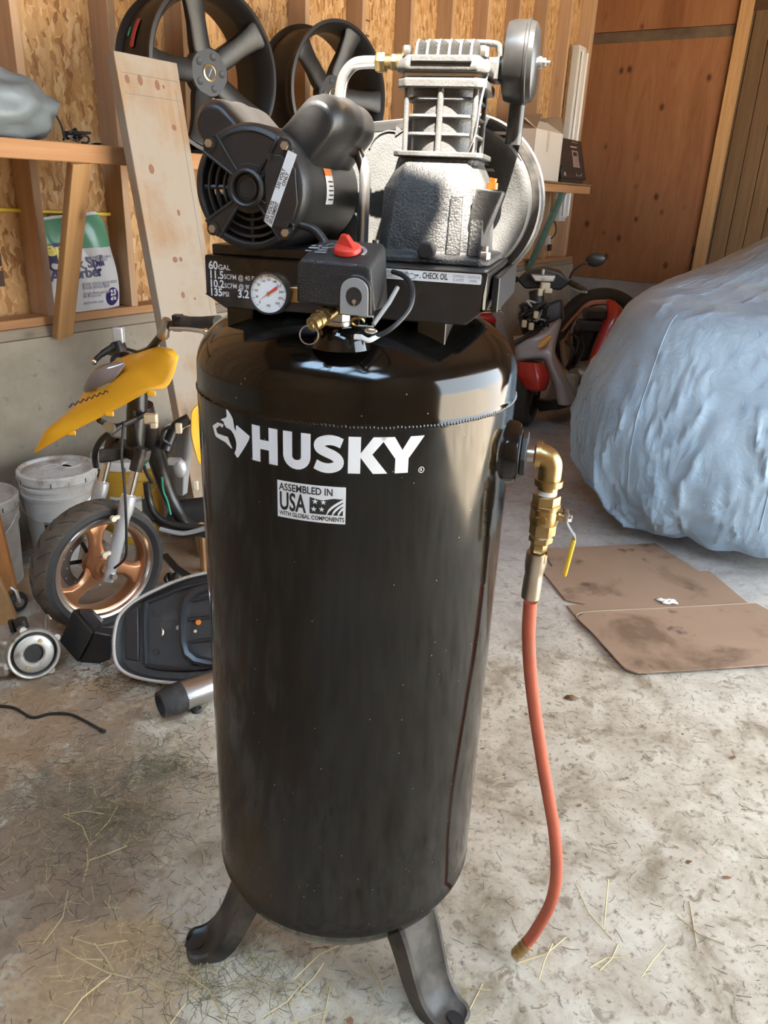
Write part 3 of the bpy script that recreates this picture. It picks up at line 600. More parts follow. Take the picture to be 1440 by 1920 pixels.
SLAB = T(MXc + 0.0435, -0.2013, MZc + 0.0005) @ RY(-68) @ FRONT
vl = MB().prism([(-0.0465, -0.0062), (0.0465, -0.0062), (0.0465, 0.0062), (-0.0435, 0.0062)], 0.0005, SLAB).obj('voltage_sticker', M_LABELW, mot)
mb = MB(); SL2 = T(0, -0.0004, 0) @ SLAB
put_text(mb, '230 VOLTS', -0.043, 0.0009, 0.0064, SL2, bold=0.00012, sx=.88); put_text(mb, 'SEULEMENT', -0.043, -0.0050, 0.0064, SL2, bold=0.00012, sx=.82)
put_text(mb, '230 VOLT', 0.0, 0.0009, 0.0064, SL2, bold=0.00012, sx=.9); put_text(mb, 'ONLY', 0.006, -0.0050, 0.0064, SL2, bold=0.00012, sx=.95)
mb.obj('sticker_lettering', M_INK, vl, smooth=False)
mb = MB(); mb.lathe([(MR + 0.0006, -0.112), (MR + 0.0006, -0.080)], 10, MM, -12, 22); wl_ = mb.obj('warning_sticker', M_LABELW, mot)
mb = MB(); mb.lathe([(MR + 0.0009, -0.1119), (MR + 0.0009, -0.0801)], 8, MM, 15, 21.8); mb.obj('orange_band', M_ORANGE, wl_)
mb = MB()
for k in range(5): mb.lathe([(MR + 0.0010, -0.104 + 0.002 * (k % 2)), (MR + 0.0010, -0.083)], 2, MM, -8 + 4.2 * k, -6.6 + 4.2 * k)
mb.obj('fine_print', M_INK, wl_)
# capacitor covers: humps along the motor at about one and eleven o'clock
def hump(ang, y0, y1, hw, h, lean=0.0):
    rings = []
    for k in range(15):
        t = k / 14; y = y0 + (y1 - y0) * t
        e = min(1.0, math.sqrt(max(0.0, 1 - max(0, (0.22 - t) / 0.22) ** 2))) ; e = 0.80 + 0.20 * e
        e2 = 1.0 if t < 0.9 else 1 - 0.25 * ((t - 0.9) / 0.1) ** 2
        if 0.45 < t < 0.60: e2 *= 1 + 0.05 * math.sin((t - 0.45) / 0.15 * PI)
        ww, hh = hw * e * e2, h * e * e2; sec = [(-ww * 1.12, -0.012), (-ww * 1.04, 0.010)]
        sec += [(ww * math.cos(math.radians(a)), 0.010 + (hh - 0.010 - ww) + ww * math.sin(math.radians(a))) for a in range(180, -1, -15)]
        sec += [(ww * 1.04, 0.010), (ww * 1.12, -0.012)]
        rings.append([(x, y, z) for x, z in sec])
    mb = MB().loft(rings, cap=True)
    return mb.warp(lambda p: T(MXc, 0, MZc) @ RY(ang) @ (p + Vector((0, 0, MR - 0.004))))
hump(42, -0.155, 0.035, 0.030, 0.074).obj('capacitor_cover', M_MOTOR, mot, bevel=0.004, seg=3)
hump(-43, -0.145, 0.025, 0.029, 0.066).obj('capacitor_cover', M_MOTOR, mot, bevel=0.004, seg=3)
MB().tube(cr([(MXc + 0.062, -0.185, MZc - 0.040), (MXc + 0.085, -0.183, MZc - 0.047), (MXc + 0.105, -0.19, MZc - 0.068), (MXc + 0.115, -0.20, MZc - 0.095)], 6), 0.0055, 10).obj('power_lead', M_WIRE, mot)
# --- belt guard
C1, R1, C2, R2 = (0.128, 1.487), 0.127, (MXc + 0.01, 1.492), 0.098
def hull(e):
    d = Vector((C1[0] - C2[0], C1[1] - C2[1])); L = d.length; th = math.degrees(math.acos((R1 - R2) / L)); b0 = math.degrees(math.atan2(d.y, d.x))
    return arc(C1[0], C1[1], R1 + e, b0 - (180 - th), b0 + (180 - th), 48) + arc(C2[0], C2[1], R2 + e, b0 + (180 - th), b0 + 360 - (180 - th), 28)
def gring(e, y): return [(p[0], y, p[1]) for p in hull(e)]
gd = MB().loft([gring(-0.016, 0.108), gring(-0.004, 0.110), gring(0, 0.116), gring(0, 0.180), gring(-0.01, 0.184)], cap=True).obj('belt_guard', M_GUARD, cp, ang=50)
MB().loft([gring(-0.013, 0.1075), gring(-0.003, 0.109), gring(0.0008, 0.1155), gring(0.0008, 0.150)], cap=False).obj('guard_rim', M_PAINT, gd, ang=50)  # rim band painted darker for the unlit outer slope of the guard
MB().loft([gring(0.001, 0.134), gring(0.004, 0.136), gring(0.004, 0.140), gring(0.001, 0.142)], cap=False).obj('guard_seam', M_GUARD, gd)
mb = MB(); mb.lathe([(0.060, 0.106), (0.070, 0.104), (0.098, 0.092), (0.104, 0.089), (0.109, 0.090), (0.113, 0.1085)], 64, T(C1[0], 0, C1[1]) @ Matrix(((1, 0, 0, 0), (0, 0, 1, 0), (0, 1, 0, 0), (0, 0, 0, 1))))
mb.obj('flywheel_cover', M_GUARD, gd)
for k in range(7): MB().bb(C1[0] + 0.035, 0.1035, 1.535 + 0.0085 * k, C1[0] + 0.075, 0.1085, 1.5392 + 0.0085 * k).obj('louver', M_LABELW if False else M_STEEL, gd)
mb = MB(); mb.tube([(0.012 + 0.034 * math.cos(math.radians(a)), 0.1075, 1.553 + 0.034 * math.sin(math.radians(a))) for a in range(165, 74, -10)], 0.0016, 6); mb.prism([(0.020, 1.580), (0.032, 1.588), (0.021, 1.594)], 0.003, T(0, 0.1062, 0) @ FRONT)
mb.obj('rotation_arrow', M_GUARD, gd)
# --- pump
PX, PY = 0.117, 0.0
def rect_ring(hx, hy, z, ch, cx=PX, cy=PY): return [(cx + x, cy + y, z) for x, y in ((hx - ch, -hy), (hx, -hy + ch), (hx, hy - ch), (hx - ch, hy), (-hx + ch, hy), (-hx, hy - ch), (-hx, -hy + ch), (-hx + ch, -hy))]
mb = MB(); mb.loft([rect_ring(0.088, 0.098, 1.410, 0.012), rect_ring(0.088, 0.098, 1.420, 0.012), rect_ring(0.074, 0.080, 1.424, 0.016), rect_ring(0.072, 0.076, 1.505, 0.022), rect_ring(0.068, 0.070, 1.515, 0.024), rect_ring(0.055, 0.050, 1.540, 0.012), rect_ring(0.055, 0.050, 1.546, 0.010)], cap=True)
pump = mb.obj('pump_crankcase', M_CAST, cp, bevel=0.003)
mb = MB()
for x in (0.036, 0.066): mb.loft([[(PX + x - 0.010, -0.074, 1.422), (PX + x + 0.010, -0.074, 1.422), (PX + x + 0.010, -0.086, 1.422), (PX + x - 0.010, -0.086, 1.422)], [(PX + x - 0.008, -0.074, 1.500), (PX + x + 0.008, -0.074, 1.500), (PX + x + 0.008, -0.083, 1.500), (PX + x - 0.008, -0.083, 1.500)]])
mb.obj('crankcase_rib', M_CAST, pump, bevel=0.002)
mb = MB(); mb.loft([rect_ring(0.062, 0.056, 1.546, 0.008), rect_ring(0.062, 0.056, 1.553, 0.008)]); mb.obj('cylinder_flange', M_CASTS, pump, bevel=0.0015)
cyl = MB().lathe([(0.0465, 1.552), (0.0465, 1.632)], 40, T(PX, PY, 0)).obj('cylinder', M_CASTS, cp)
for z in (1.5745, 1.5965, 1.6175):
    rings = []
    for zz, e in ((z - 0.0022, 0.0), (z + 0.0022, -0.0008)):
        o = []
        for i in range(48):
            a = 2 * PI * i / 48; c, s_ = math.cos(a), math.sin(a); k = 1 / max(abs(c) / 0.0505, abs(s_) / 0.0505) ; rr_ = min(k, 0.060) + e
            o.append((PX + rr_ * c, PY + rr_ * s_, zz))
        rings.append(o)
    MB().loft(rings).obj('cooling_fin', M_CASTS, cyl, bevel=0.0012)
for x, y in ((-0.0465, -0.0465), (0.0465, -0.0465), (-0.0465, 0.0465), (0.0465, 0.0465), (0.0, -0.0500)):
    mb = MB().cyl((PX + x, PY + y, 1.552), (PX + x, PY + y, 1.634), 0.0038 if x else 0.0044, None, 10); mb.obj('fin_post', M_CASTS, cyl)
mb = MB(); mb.loft([rect_ring(0.060, 0.058, 1.629, 0.012), rect_ring(0.060, 0.058, 1.640, 0.012), rect_ring(0.054, 0.052, 1.643, 0.010)]); mb.obj('valve_plate', M_CASTS, cyl, bevel=0.002)
mb = MB(); mb.loft([rect_ring(0.060, 0.060, 1.647, 0.014), rect_ring(0.063, 0.062, 1.650, 0.016), rect_ring(0.063, 0.062, 1.656, 0.016), rect_ring(0.056, 0.056, 1.667, 0.012)])
mb.bb(PX - 0.040, PY - 0.0655, 1.657, PX + 0.040, PY - 0.045, 1.6655)
hd = mb.obj('cylinder_head', M_CASTS, cp, bevel=0.002)
MB().bb(PX - 0.050, PY - 0.050, 1.642, PX + 0.050, PY + 0.050, 1.648).obj('head_gasket', M_STEEL, hd)
for k in range(6):
    x = PX - 0.036 + 0.0145 * k; o = [(-0.052, 1.666), (0.05, 1.666), (0.05, 1.688), (0.0, 1.691), (-0.035, 1.688), (-0.046, 1.681)]
    MB().add([(x - 0.0016, PY + p[0], p[1]) for p in o] + [(x + 0.0016, PY + p[0], p[1]) for p in o], [tuple(range(6))[::-1], tuple(range(6, 12))] + [(i, (i + 1) % 6, 6 + (i + 1) % 6, 6 + i) for i in range(6)]).obj('head_fin', M_CASTS, hd)
for x in (-0.049, 0.052):
    for y in (-0.046, 0.046):
        MB().hexa((PX + x, PY + y, 1.666), (PX + x, PY + y, 1.678), 0.0068).obj('head_bolt', M_STEEL, hd)
MB().tube(cr([(PX - 0.050, 0.055, 1.668), (PX - 0.050, 0.056, 1.688), (PX - 0.044, 0.056, 1.697), (PX, 0.056, 1.698), (PX + 0.052, 0.056, 1.697), (PX + 0.060, 0.056, 1.689), (PX + 0.061, 0.056, 1.672)], 6), 0.0042, 10).obj('lifting_bar', M_CASTS, hd)
mb = MB(); mb.cyl((PX + 0.055, 0.02, 1.660), (PX + 0.075, 0.02, 1.664), 0.014); mb.bb(PX + 0.055, -0.005, 1.645, PX + 0.068, 0.045, 1.668); mb.obj('intake_port', M_CASTS, hd, bevel=0.002)
# drain plug, deck bolts, oil filler
for x, y in ((PX - 0.073, -0.085), (PX + 0.080, -0.086)):
    mb = MB(); mb.hexa((x, y, 1.420), (x, y, 1.430), 0.0085); mb.cyl((x, y, 1.43), (x, y, 1.437), 0.005); mb.obj('hold_down_bolt', M_STEEL, pump)
mb = MB(); mb.hexa((PX + 0.002, -0.088, 1.428), (PX + 0.002, -0.108, 1.428), 0.0125); mb.cyl((PX + 0.002, -0.07, 1.428), (PX + 0.002, -0.092, 1.428), 0.011); mb.obj('drain_plug', M_BLK, pump, bevel=0.001)
mb = MB(); A_ = Vector((PX + 0.058, -0.052, 1.430)); B_ = Vector((PX + 0.083, -0.088, 1.510))
mb.loft([[A_ + Vector(q) for q in ((-0.012, -0.016, 0), (0.010, -0.02, 0), (0.014, 0.014, 0), (-0.012, 0.016, 0))], [B_ + Vector(q) for q in ((-0.019, -0.012, 0), (0.017, -0.010, -0.004), (0.017, 0.016, -0.004), (-0.019, 0.016, 0))]])
of = mb.obj('oil_filler', M_CASTS, pump, bevel=0.003)
mb = MB(); mb.cyl(B_ + Vector((0, 0, -0.002)), B_ + Vector((0, 0, 0.006)), 0.0075, None, 14); mb.cyl(B_ + Vector((0, 0, 0.006)), B_ + Vector((0.001, 0, 0.012)), 0.005, None, 12); mb.obj('filler_plug', M_ORANGE, of)
# air filter on the right
FX, FY, FZ, FR = 0.213, 0.03, 1.6705, 0.0505
MFX = T(FX, FY, FZ) @ RY(90)
af = MB().lathe([(0, -0.024), (0.040, -0.024), (0.048, -0.021), (FR, -0.012), (FR, 0.004), (FR + 0.0012, 0.005), (FR + 0.0012, 0.0085), (FR - 0.001, 0.0095), (FR - 0.003, 0.016), (0.040, 0.0205), (0.0, 0.0225)], 56, MFX).obj('air_filter', M_PAINT, cp)
mb = MB(); mb.cyl((FX + 0.022, FY, FZ), (FX + 0.026, FY, FZ), 0.008); mb.hexa((FX + 0.026, FY, FZ), (FX + 0.032, FY, FZ), 0.0058); mb.cyl((FX + 0.032, FY, FZ), (FX + 0.037, FY, FZ), 0.003); mb.obj('wing_bolt', M_STEEL, af)
mb = MB(); mb.lathe([(0.012, 0), (0.0112, 0.06)], 24, align((FX - 0.004, FY + 0.015, 1.570), (0.002, -0.006, 0.06))); mb.obj('intake_stem', M_PAINT, af)
MB().cyl((FX - 0.026, FY - 0.005, 1.664), (PX + 0.06, 0.018, 1.661), 0.013).obj('intake_neck', M_CASTS, af)
MB().tube(cr([(0.176, -0.04, 1.648), (0.172, -0.06, 1.610), (0.168, -0.06, 1.575), (0.160, -0.055, 1.557)], 5), 0.0014, 6).obj('sensing_wire', M_STEEL, pump)
# --- discharge tube and its fittings
dp = [(0.030, 0, 1.665), (-0.004, 0, 1.665), (-0.020, 0, 1.661), (-0.032, 0, 1.648), (-0.037, 0, 1.630), (-0.037, 0, 1.612), (-0.030, 0, 1.590), (-0.012, -0.002, 1.556), (0.001, -0.008, 1.530), (0.005, -0.02, 1.508), (0.005, -0.05, 1.470), (0.005, -0.10, 1.42), (0.006, -0.19, 1.385), (0.012, -0.20, 1.345)]
dp = [(0.030, 0, 1.665), (-0.004, 0, 1.665), (-0.020, 0, 1.661), (-0.032, 0, 1.648), (-0.037, 0, 1.630), (-0.037, 0, 1.612), (-0.030, 0, 1.590), (-0.012, -0.002, 1.556), (0.000, -0.004, 1.533), (0.004, -0.006, 1.515), (0.004, -0.008, 1.470), (0.004, -0.01, 1.40)]
dt = MB().tube(cr(dp, 7), 0.0082, 14).obj('discharge_tube', mat('bright_steel_tube', (0.72, 0.72, 0.72), 0.27, 0.9), cp)
mb = MB(); mb.hexa((0.014, 0, 1.665), (0.028, 0, 1.665), 0.0135); mb.cyl((0.028, 0, 1.665), (0.036, 0, 1.665), 0.0085); mb.hexa((0.036, 0, 1.665), (0.044, 0, 1.665), 0.0115); mb.cyl((0.044, 0, 1.665), (0.062, 0, 1.665), 0.011)
mb.obj('compression_nut', M_BRASS, dt, bevel=0.0006)
# --- pressure switch group
SW0 = -0.250
o = [(-0.014, 1.367), (0.088, 1.362), (0.081, 1.413), (0.076, 1.418), (-0.008, 1.419), (-0.013, 1.414)]
ob = [(-0.012, 1.367), (0.088, 1.362), (0.082, 1.434), (0.077, 1.4395), (-0.002, 1.441), (-0.008, 1.436)]
ps = MB().loft([[(p[0], SW0, p[1]) for p in o], [(p[0], SW0 + 0.07, p[1]) for p in ob]], cap=True).obj('pressure_switch', mat('switch_black', (0.022, 0.022, 0.023), 0.5, bmp=0.35, bs=420), cp, bevel=0.006, seg=3)
sdir = Vector((0, 0.07, 0.022)).normalized(); sup = Vector((0, -sdir.z, sdir.y)); kc = Vector((0.043, SW0 + 0.030, 1.4285))
SM = Matrix(((1, sdir.x, sup.x, kc.x), (0, sdir.y, sup.y, kc.y), (0, sdir.z, sup.z, kc.z), (0, 0, 0, 1)))
mb = MB(); mb.lathe([(0.0, 0.0), (0.0175, 0.0), (0.0168, 0.007), (0.0135, 0.009), (0, 0.009)], 28, SM)
mb.loft([[(-0.0165, -0.0045, 0.006), (0.0165, -0.0045, 0.006), (0.0165, 0.0045, 0.006), (-0.0165, 0.0045, 0.006)], [(-0.0075, -0.003, 0.0215), (0.002, -0.003, 0.0215), (0.002, 0.003, 0.0215), (-0.0075, 0.003, 0.0215)]], M=SM @ RZ(-28))
mb.obj('selector_knob', M_RED, ps, bevel=0.0012)
mb = MB()
for a0 in range(3): mb.ring(0.0205 + 0.0016 * a0, 0.00035, 16, 4, SM @ T(0, 0, 0.0008), -20, 70)
mb.obj('dial_marks', M_LABELW, ps)
mb = MB(); SL = T(0, 0, 0.0006)
for q in words(-0.052, 0.012, 0.014, 0.004, 1) + words(-0.053, 0.004, 0.014, 0.0045, 2) + words(-0.054, -0.006, 0.011, 0.004, 3) + words(-0.036, 0.006, 0.015, 0.0045, 4) + words(-0.039, -0.001, 0.017, 0.004, 5) + words(-0.041, -0.009, 0.018, 0.0045, 6): mb.flat(q, SM @ SL)
mb.ring(0.006, 0.0004, 18, 4, SM @ T(-0.0265, 0.016, 0.0008)); mb.obj('switch_print', M_GREYP, ps, smooth=False)
# cable gland, grey clip, riser, safety valve, gauge
mb = MB(); mb.prism([(0.043, 1.357), (0.085, 1.356), (0.084, 1.384)] + [(0.0635 + 0.0205 * math.cos(math.radians(a)), 1.388 + 0.0185 * math.sin(math.radians(a))) for a in range(0, 181, 15)] + [(0.043, 1.384)], 0.02, T(0, SW0 - 0.006, 0) @ FRONT); mb.obj('gland_boss', M_BLK, ps, bevel=0.002)
out = [(0.0455, 1.3585), (0.0815, 1.3575), (0.081, 1.385)] + [(0.0633 + 0.0175 * math.cos(math.radians(a)), 1.387 + 0.0155 * math.sin(math.radians(a))) for a in range(0, 181, 15)] + [(0.0455, 1.385)]
cl = MB().prism(out, 0.004, T(0, SW0 - 0.0085, 0) @ FRONT).obj('gland_plate', M_GREYP, ps, bevel=0.0008)
MB().prism([(0.0632 + 0.0102 * math.cos(2 * PI * i / 24), 1.3805 + 0.0112 * math.sin(2 * PI * i / 24)) for i in range(24)], 0.004, T(0, SW0 - 0.0090, 0) @ FRONT).obj('gland_hole', M_INK, cl)
mb = MB(); mb.cyl((0.0638, SW0 - 0.0095, 1.3745), (0.0638, SW0 - 0.006, 1.3745), 0.0028, None, 10); mb.bb(0.0632, SW0 - 0.0096, 1.3695, 0.0645, SW0 - 0.008, 1.3735); mb.obj('gland_screw', M_STEEL, cl)
mb = MB(); mb.tube([(0.070, SW0 - 0.007, 1.346), (0.088, SW0 - 0.007, 1.346), (0.088, SW0 - 0.007, 1.358), (0.070, SW0 - 0.007, 1.358)], 0.0014, 6, closed=True); mb.tube([(0.088, SW0 - 0.006, 1.348), (0.099, SW0 + 0.03, 1.372), (0.104, SW0 + 0.05, 1.388)], 0.0030, 6); mb.obj('clamp_bar', M_GREYP, ps)
mb = MB(); mb.cyl((0.030, SW0 + 0.04, 1.318), (0.030, SW0 + 0.04, 1.367), 0.0155); mb.hexa((0.030, SW0 + 0.04, 1.342), (0.030, SW0 + 0.04, 1.366), 0.0195); mb.obj('riser_fitting', M_STEEL, ps)
mb = MB(); mb.lathe([(0.0, 1.308), (0.040, 1.308), (0.037, 1.320), (0.031, 1.333), (0.024, 1.337), (0.0, 1.337)], 32, T(0.032, SW0 + 0.045, 0)); mb.obj('tank_boss', M_TANK, tank)
sv = MB(); p0 = Vector((0.026, SW0 + 0.020, 1.358)); p1 = Vector((0.0105, SW0 - 0.018, 1.342)); d = (p1 - p0)
sv.cyl(p0, p0 + d * 0.35, 0.0105); sv.hexa(p0 + d * 0.30, p0 + d * 0.5, 0.0115); sv.cyl(p0 + d * 0.5, p0 + d * 0.9, 0.0095); sv.cyl(p0 + d * 0.62, p0 + d * 0.70, 0.0108); sv.cyl(p0 + d * 0.9, p1, 0.005)
svo = sv.obj('safety_valve', M_BRASS, ps)
MB().ring(0.0115, 0.0008, 28, 6, T(0.0095, SW0 - 0.019, 1.3315) @ RZ(20) @ RX(82)).obj('pull_ring', M_STEEL, svo)
GX, GY, GZ, GR = -0.0485, SW0 - 0.008, 1.3765, 0.0262
MG = T(GX, GY, GZ) @ RZ(2) @ RX(90 - 4)          # lathe +z faces the viewer
ga = MB().lathe([(0.0, -0.022), (GR - 0.002, -0.022), (GR, -0.018), (GR, -0.001), (GR - 0.0006, 0.0008), (GR - 0.0022, 0.0008), (GR - 0.0026, -0.0025)], 48, MG).obj('pressure_gauge', M_BLK, cp)
gf = MB().lathe([(0, -0.0028), (GR - 0.0020, -0.0028)], 48, MG).obj('gauge_face', M_LABELW, ga)
mb = MB(); G2 = MG @ T(0, 0, -0.0025)
for k in range(51):
    a = math.radians(225 - 270 * k / 50); r0 = 0.0195 if k % 5 == 0 else 0.0210; c, s_ = math.cos(a), math.sin(a); wd_ = 0.0003 if k % 5 == 0 else 0.00016
    mb.flat([(r0 * c - wd_ * s_, r0 * s_ + wd_ * c), (0.0228 * c - wd_ * s_, 0.0228 * s_ + wd_ * c), (0.0228 * c + wd_ * s_, 0.0228 * s_ - wd_ * c), (r0 * c + wd_ * s_, r0 * s_ - wd_ * c)], G2)
for k, t in enumerate(('0', '30', '60', '90', '120', '150', '180', '210', '240', '270', '300')):
    a = math.radians(225 - 27 * k); put_text(mb, t, 0.0163 * math.cos(a), 0.0163 * math.sin(a) - 0.0012, 0.0040, G2, align_x='CENTER', bold=0.00004)
put_text(mb, 'PSI', 0, -0.0165, 0.0042, G2, align_x='CENTER', bold=0.00006)
mb.obj('dial_print', M_INK, gf, smooth=False)
mb = MB()
a = math.radians(225 - 270 * 0.03); c, s_ = math.cos(a), math.sin(a)
mb.flat([(-0.006 * c - 0.0009 * s_, -0.006 * s_ + 0.0009 * c), (0.0195 * c, 0.0195 * s_), (-0.006 * c + 0.0009 * s_, -0.006 * s_ - 0.0009 * c)], MG @ T(0, 0, -0.0017))
a = math.radians(45 - 10); c, s_ = math.cos(a), math.sin(a)
mb.flat([(0.0015 * c - 0.0013 * s_, 0.0015 * s_ + 0.0013 * c), (0.012 * c - 0.0018 * s_, 0.012 * s_ + 0.0018 * c), (0.015 * c, 0.015 * s_), (0.012 * c + 0.0018 * s_, 0.012 * s_ - 0.0018 * c), (0.0015 * c + 0.0013 * s_, 0.0015 * s_ - 0.0013 * c)], MG @ T(0, 0, -0.0018))
mb.obj('needle', M_RED, gf, smooth=False)
mb = MB().lathe([(0, -0.0022), (0.0019, -0.0022), (0.0019, -0.0008), (0, -0.0006)], 14, MG); mb.obj('needle_pin', M_BRASS, gf)
mb = MB(); mb.cyl((GX + 0.010, SW0 + 0.016, 1.375), (-0.010, SW0 + 0.018, 1.375), 0.0085); mb.bb(GX + 0.022, SW0 + 0.006, 1.366, -0.012, SW0 + 0.028, 1.3845); mb.obj('gauge_elbow', M_BRASS, ga, bevel=0.001)
# wires under the switch
MB().tube(cr([(0.060, SW0 + 0.02, 1.352), (0.085, SW0 - 0.004, 1.336), (0.108, SW0 - 0.004, 1.343), (0.128, SW0 + 0.015, 1.368), (0.126, SW0 + 0.035, 1.392), (0.108, SW0 + 0.06, 1.402), (0.09, SW0 + 0.08, 1.404)], 7), 0.0032, 8).obj('power_cable', M_WIRE, ps)
mb = MB(); mb.cyl((0.058, SW0 + 0.03, 1.368), (0.063, SW0 + 0.012, 1.349), 0.010); mb.obj('cable_bushing', M_BLK, ps)
MB().ring(0.0078, 0.0018, 20, 6, align((0.0632, SW0 + 0.011, 1.3478), (0.005, -0.018, -0.019))).obj('bushing_collar', M_BRASS, ps)
mb = MB(); mb.ball((0.086, SW0 - 0.008, 1.341), (0.0085, 0.004, 0.0042), 14, 8); mb.obj('wire_nut', M_CHROME, ps)
mb = MB(); mb.tube(cr([(0.097, SW0 - 0.004, 1.337), (0.085, SW0 - 0.012, 1.330), (0.074, SW0 - 0.010, 1.333)], 5), 0.0032, 6); mb.bb(0.066, SW0 - 0.014, 1.330, 0.075, SW0 - 0.007, 1.3355); mb.obj('ground_tab', M_LABELW, ps)
MB().tube(cr([(0.079, SW0 - 0.006, 1.348), (0.083, SW0 - 0.006, 1.343), (0.09, SW0 - 0.002, 1.340)], 4), 0.0013, 6).obj('green_wire', mat('green_wire', (0.02, 0.22, 0.13), 0.4), ps)
# --- outlet: bung, nipple, elbow, ball valve, hose
OZ = 1.125
mb = MB(); mb.lathe([(0.052, 0.235), (0.050, 0.262), (0.046, 0.268), (0.044, 0.262), (0, 0.262)], 36, T(0, 0, OZ) @ RY(90)); mb.obj('outlet_boss', M_TANK, tank)
mb = MB(); mb.hexa((0.262, 0, OZ), (0.272, 0, OZ), 0.040); mb.hexa((0.272, 0, OZ), (0.282, 0, OZ), 0.0365); bg_ = mb.obj('reducer_bushing', M_PAINT, cp, bevel=0.001)
ol = MB(); ol.cyl((0.278, 0, OZ), (0.305, 0, OZ), 0.0125); outl = ol.obj('outlet_pipe', M_STEEL, cp)
MB().cyl((0.293, 0, OZ), (0.298, 0, OZ), 0.0135).obj('rust_ring', mat('rust', (0.22, 0.075, 0.03), 0.8), outl)
EX = 0.321
mb = MB(); ep = [Vector((0.300, 0, OZ))] + [Vector((EX - 0.018 + 0.018 * math.sin(a), 0, OZ - 0.018 + 0.018 * math.cos(a))) for a in [PI / 2 * i / 8 for i in range(9)]] + [Vector((EX, 0, OZ - 0.045))]
mb.tube(ep, 0.0185, 20); mb.cyl((0.296, 0, OZ), (0.304, 0, OZ), 0.0225); mb.cyl((EX, 0, OZ - 0.048), (EX, 0, OZ - 0.038), 0.0225); mb.obj('elbow', M_BRASS, outl)
mb = MB(); mb.cyl((EX, 0, OZ - 0.068), (EX, 0, OZ - 0.045), 0.0155); mb.obj('thread_tape', M_LABELW, outl)
MB().cyl((EX, 0, OZ - 0.056), (EX, 0, OZ - 0.046), 0.0160).obj('close_nipple', M_BRASS, outl)
vb = MB(); x = EX
vb.hexa((x, 0, OZ - 0.064), (x, 0, OZ - 0.084), 0.0225, 0.06); vb.cyl((x, 0, OZ - 0.080), (x, 0, OZ - 0.088), 0.0240); vb.lathe([(0.0225, 0), (0.0235, 0.006), (0.0235, 0.022), (0.021, 0.028)], 24, T(x, 0, OZ - 0.114)); vb.hexa((x, 0, OZ - 0.110), (x, 0, OZ - 0.136), 0.0215, 0.06); vb.cyl((x, 0, OZ - 0.098), (x + 0.032, -0.002, OZ - 0.098), 0.0088)
bv_ = vb.obj('ball_valve', M_BRASS, cp, bevel=0.0006)
mb = MB()
for q in words(x - 0.012, OZ - 0.0862, 0.022, 0.003, 8) + words(x - 0.013, OZ - 0.098, 0.008, 0.003, 9) + words(x - 0.005, OZ - 0.1075, 0.012, 0.0035, 11): mb.flat(q, T(0, -0.0243, 0) @ FRONT)
mb.ring(0.0048, 0.0006, 18, 5, T(x - 0.001, -0.0240, OZ - 0.100) @ RX(90))
mb.obj('cast_mark', mat('brass_dark', (0.30, 0.19, 0.07), 0.4, 1.0), bv_, smooth=False)
mb = MB(); lp = cr([(x + 0.026, -0.006, OZ - 0.0865), (x + 0.036, -0.006, OZ - 0.0870), (x + 0.036, -0.006, OZ - 0.104), (x + 0.044, -0.006, OZ - 0.118), (x + 0.052, -0.006, OZ - 0.128), (x + 0.052, -0.006, OZ - 0.136)], 4)
for (a_, b_) in zip(lp[:-1], lp[1:]): mb.loft([[a_ + Vector((0, s_, 0)) + Vector((t_, 0, 0)) for s_, t_ in ((-0.008, -0.0012), (0.008, -0.0012), (0.008, 0.0012), (-0.008, 0.0012))], [b_ + Vector((0, s_, 0)) + Vector((t_, 0, 0)) for s_, t_ in ((-0.008, -0.0012), (0.008, -0.0012), (0.008, 0.0012), (-0.008, 0.0012))]])
lev = mb.obj('lever', M_STEEL, bv_)
mb = MB(); mb.loft([[(x + 0.052 + a_, -0.006 + b_, OZ - 0.132) for a_, b_ in ((-0.0032, -0.010), (0.0032, -0.010), (0.0032, 0.010), (-0.0032, 0.010))], [(x + 0.045 + a_, -0.006 + b_, OZ - 0.199) for a_, b_ in ((-0.0032, -0.010), (0.0032, -0.010), (0.0032, 0.010), (-0.0032, 0.010))]]); mb.obj('lever_grip', M_YELLOWP, bv_, bevel=0.0025)
mb = MB(); mb.hexa((x + 0.036, -0.003, OZ - 0.098), (x + 0.044, -0.003, OZ - 0.098), 0.007); mb.obj('lever_nut', M_CHROME, bv_)
MB().cyl((x, 0, OZ - 0.140), (x, 0, OZ - 0.134), 0.0165).obj('thread_tape', M_LABELW, outl)
mb = MB(); mb.hexa((x - 0.001, 0, OZ - 0.138), (x - 0.001, 0, OZ - 0.149), 0.0195); mb.hexa((x - 0.002, 0, OZ - 0.148), (x - 0.003, 0, OZ - 0.166), 0.0138); mb.cyl((x - 0.003, 0, OZ - 0.165), (x - 0.003, 0, OZ - 0.172), 0.008); hb = mb.obj('hose_adapter', M_BRASS, cp)
hp = [(0.317, 0, 0.955), (0.315, 0, 0.91), (0.3165, 0, 0.863), (0.322, 0, 0.788), (0.341, 0, 0.68), (0.379, 0, 0.521), (0.417, 0, 0.375), (0.434, 0, 0.269), (0.432, 0.004, 0.181), (0.412, 0.012, 0.088), (0.396, 0.010, 0.045)]
hose = MB().tube(cr(hp[2:], 8), 0.0118, 16).obj('air_hose', M_HOSE, cp)
fr = [0.0175, 0.0178, 0.0178, 0.0165, 0.0150, 0.0158, 0.0160, 0.0162, 0.0160]
MB().tube(cr([(0.3175, 0, 0.957), (0.3165, 0, 0.925), (0.316, 0, 0.90), (0.3155, 0, 0.861)], 3)[:9], fr, 20).obj('hose_ferrule', mat('brushed_nickel', (0.58, 0.50, 0.40), 0.28, 1.0), hose)
e0 = Vector((0.4005, 0.010, 0.055)); e1 = Vector((0.378, 0.004, 0.0145)); d = e1 - e0
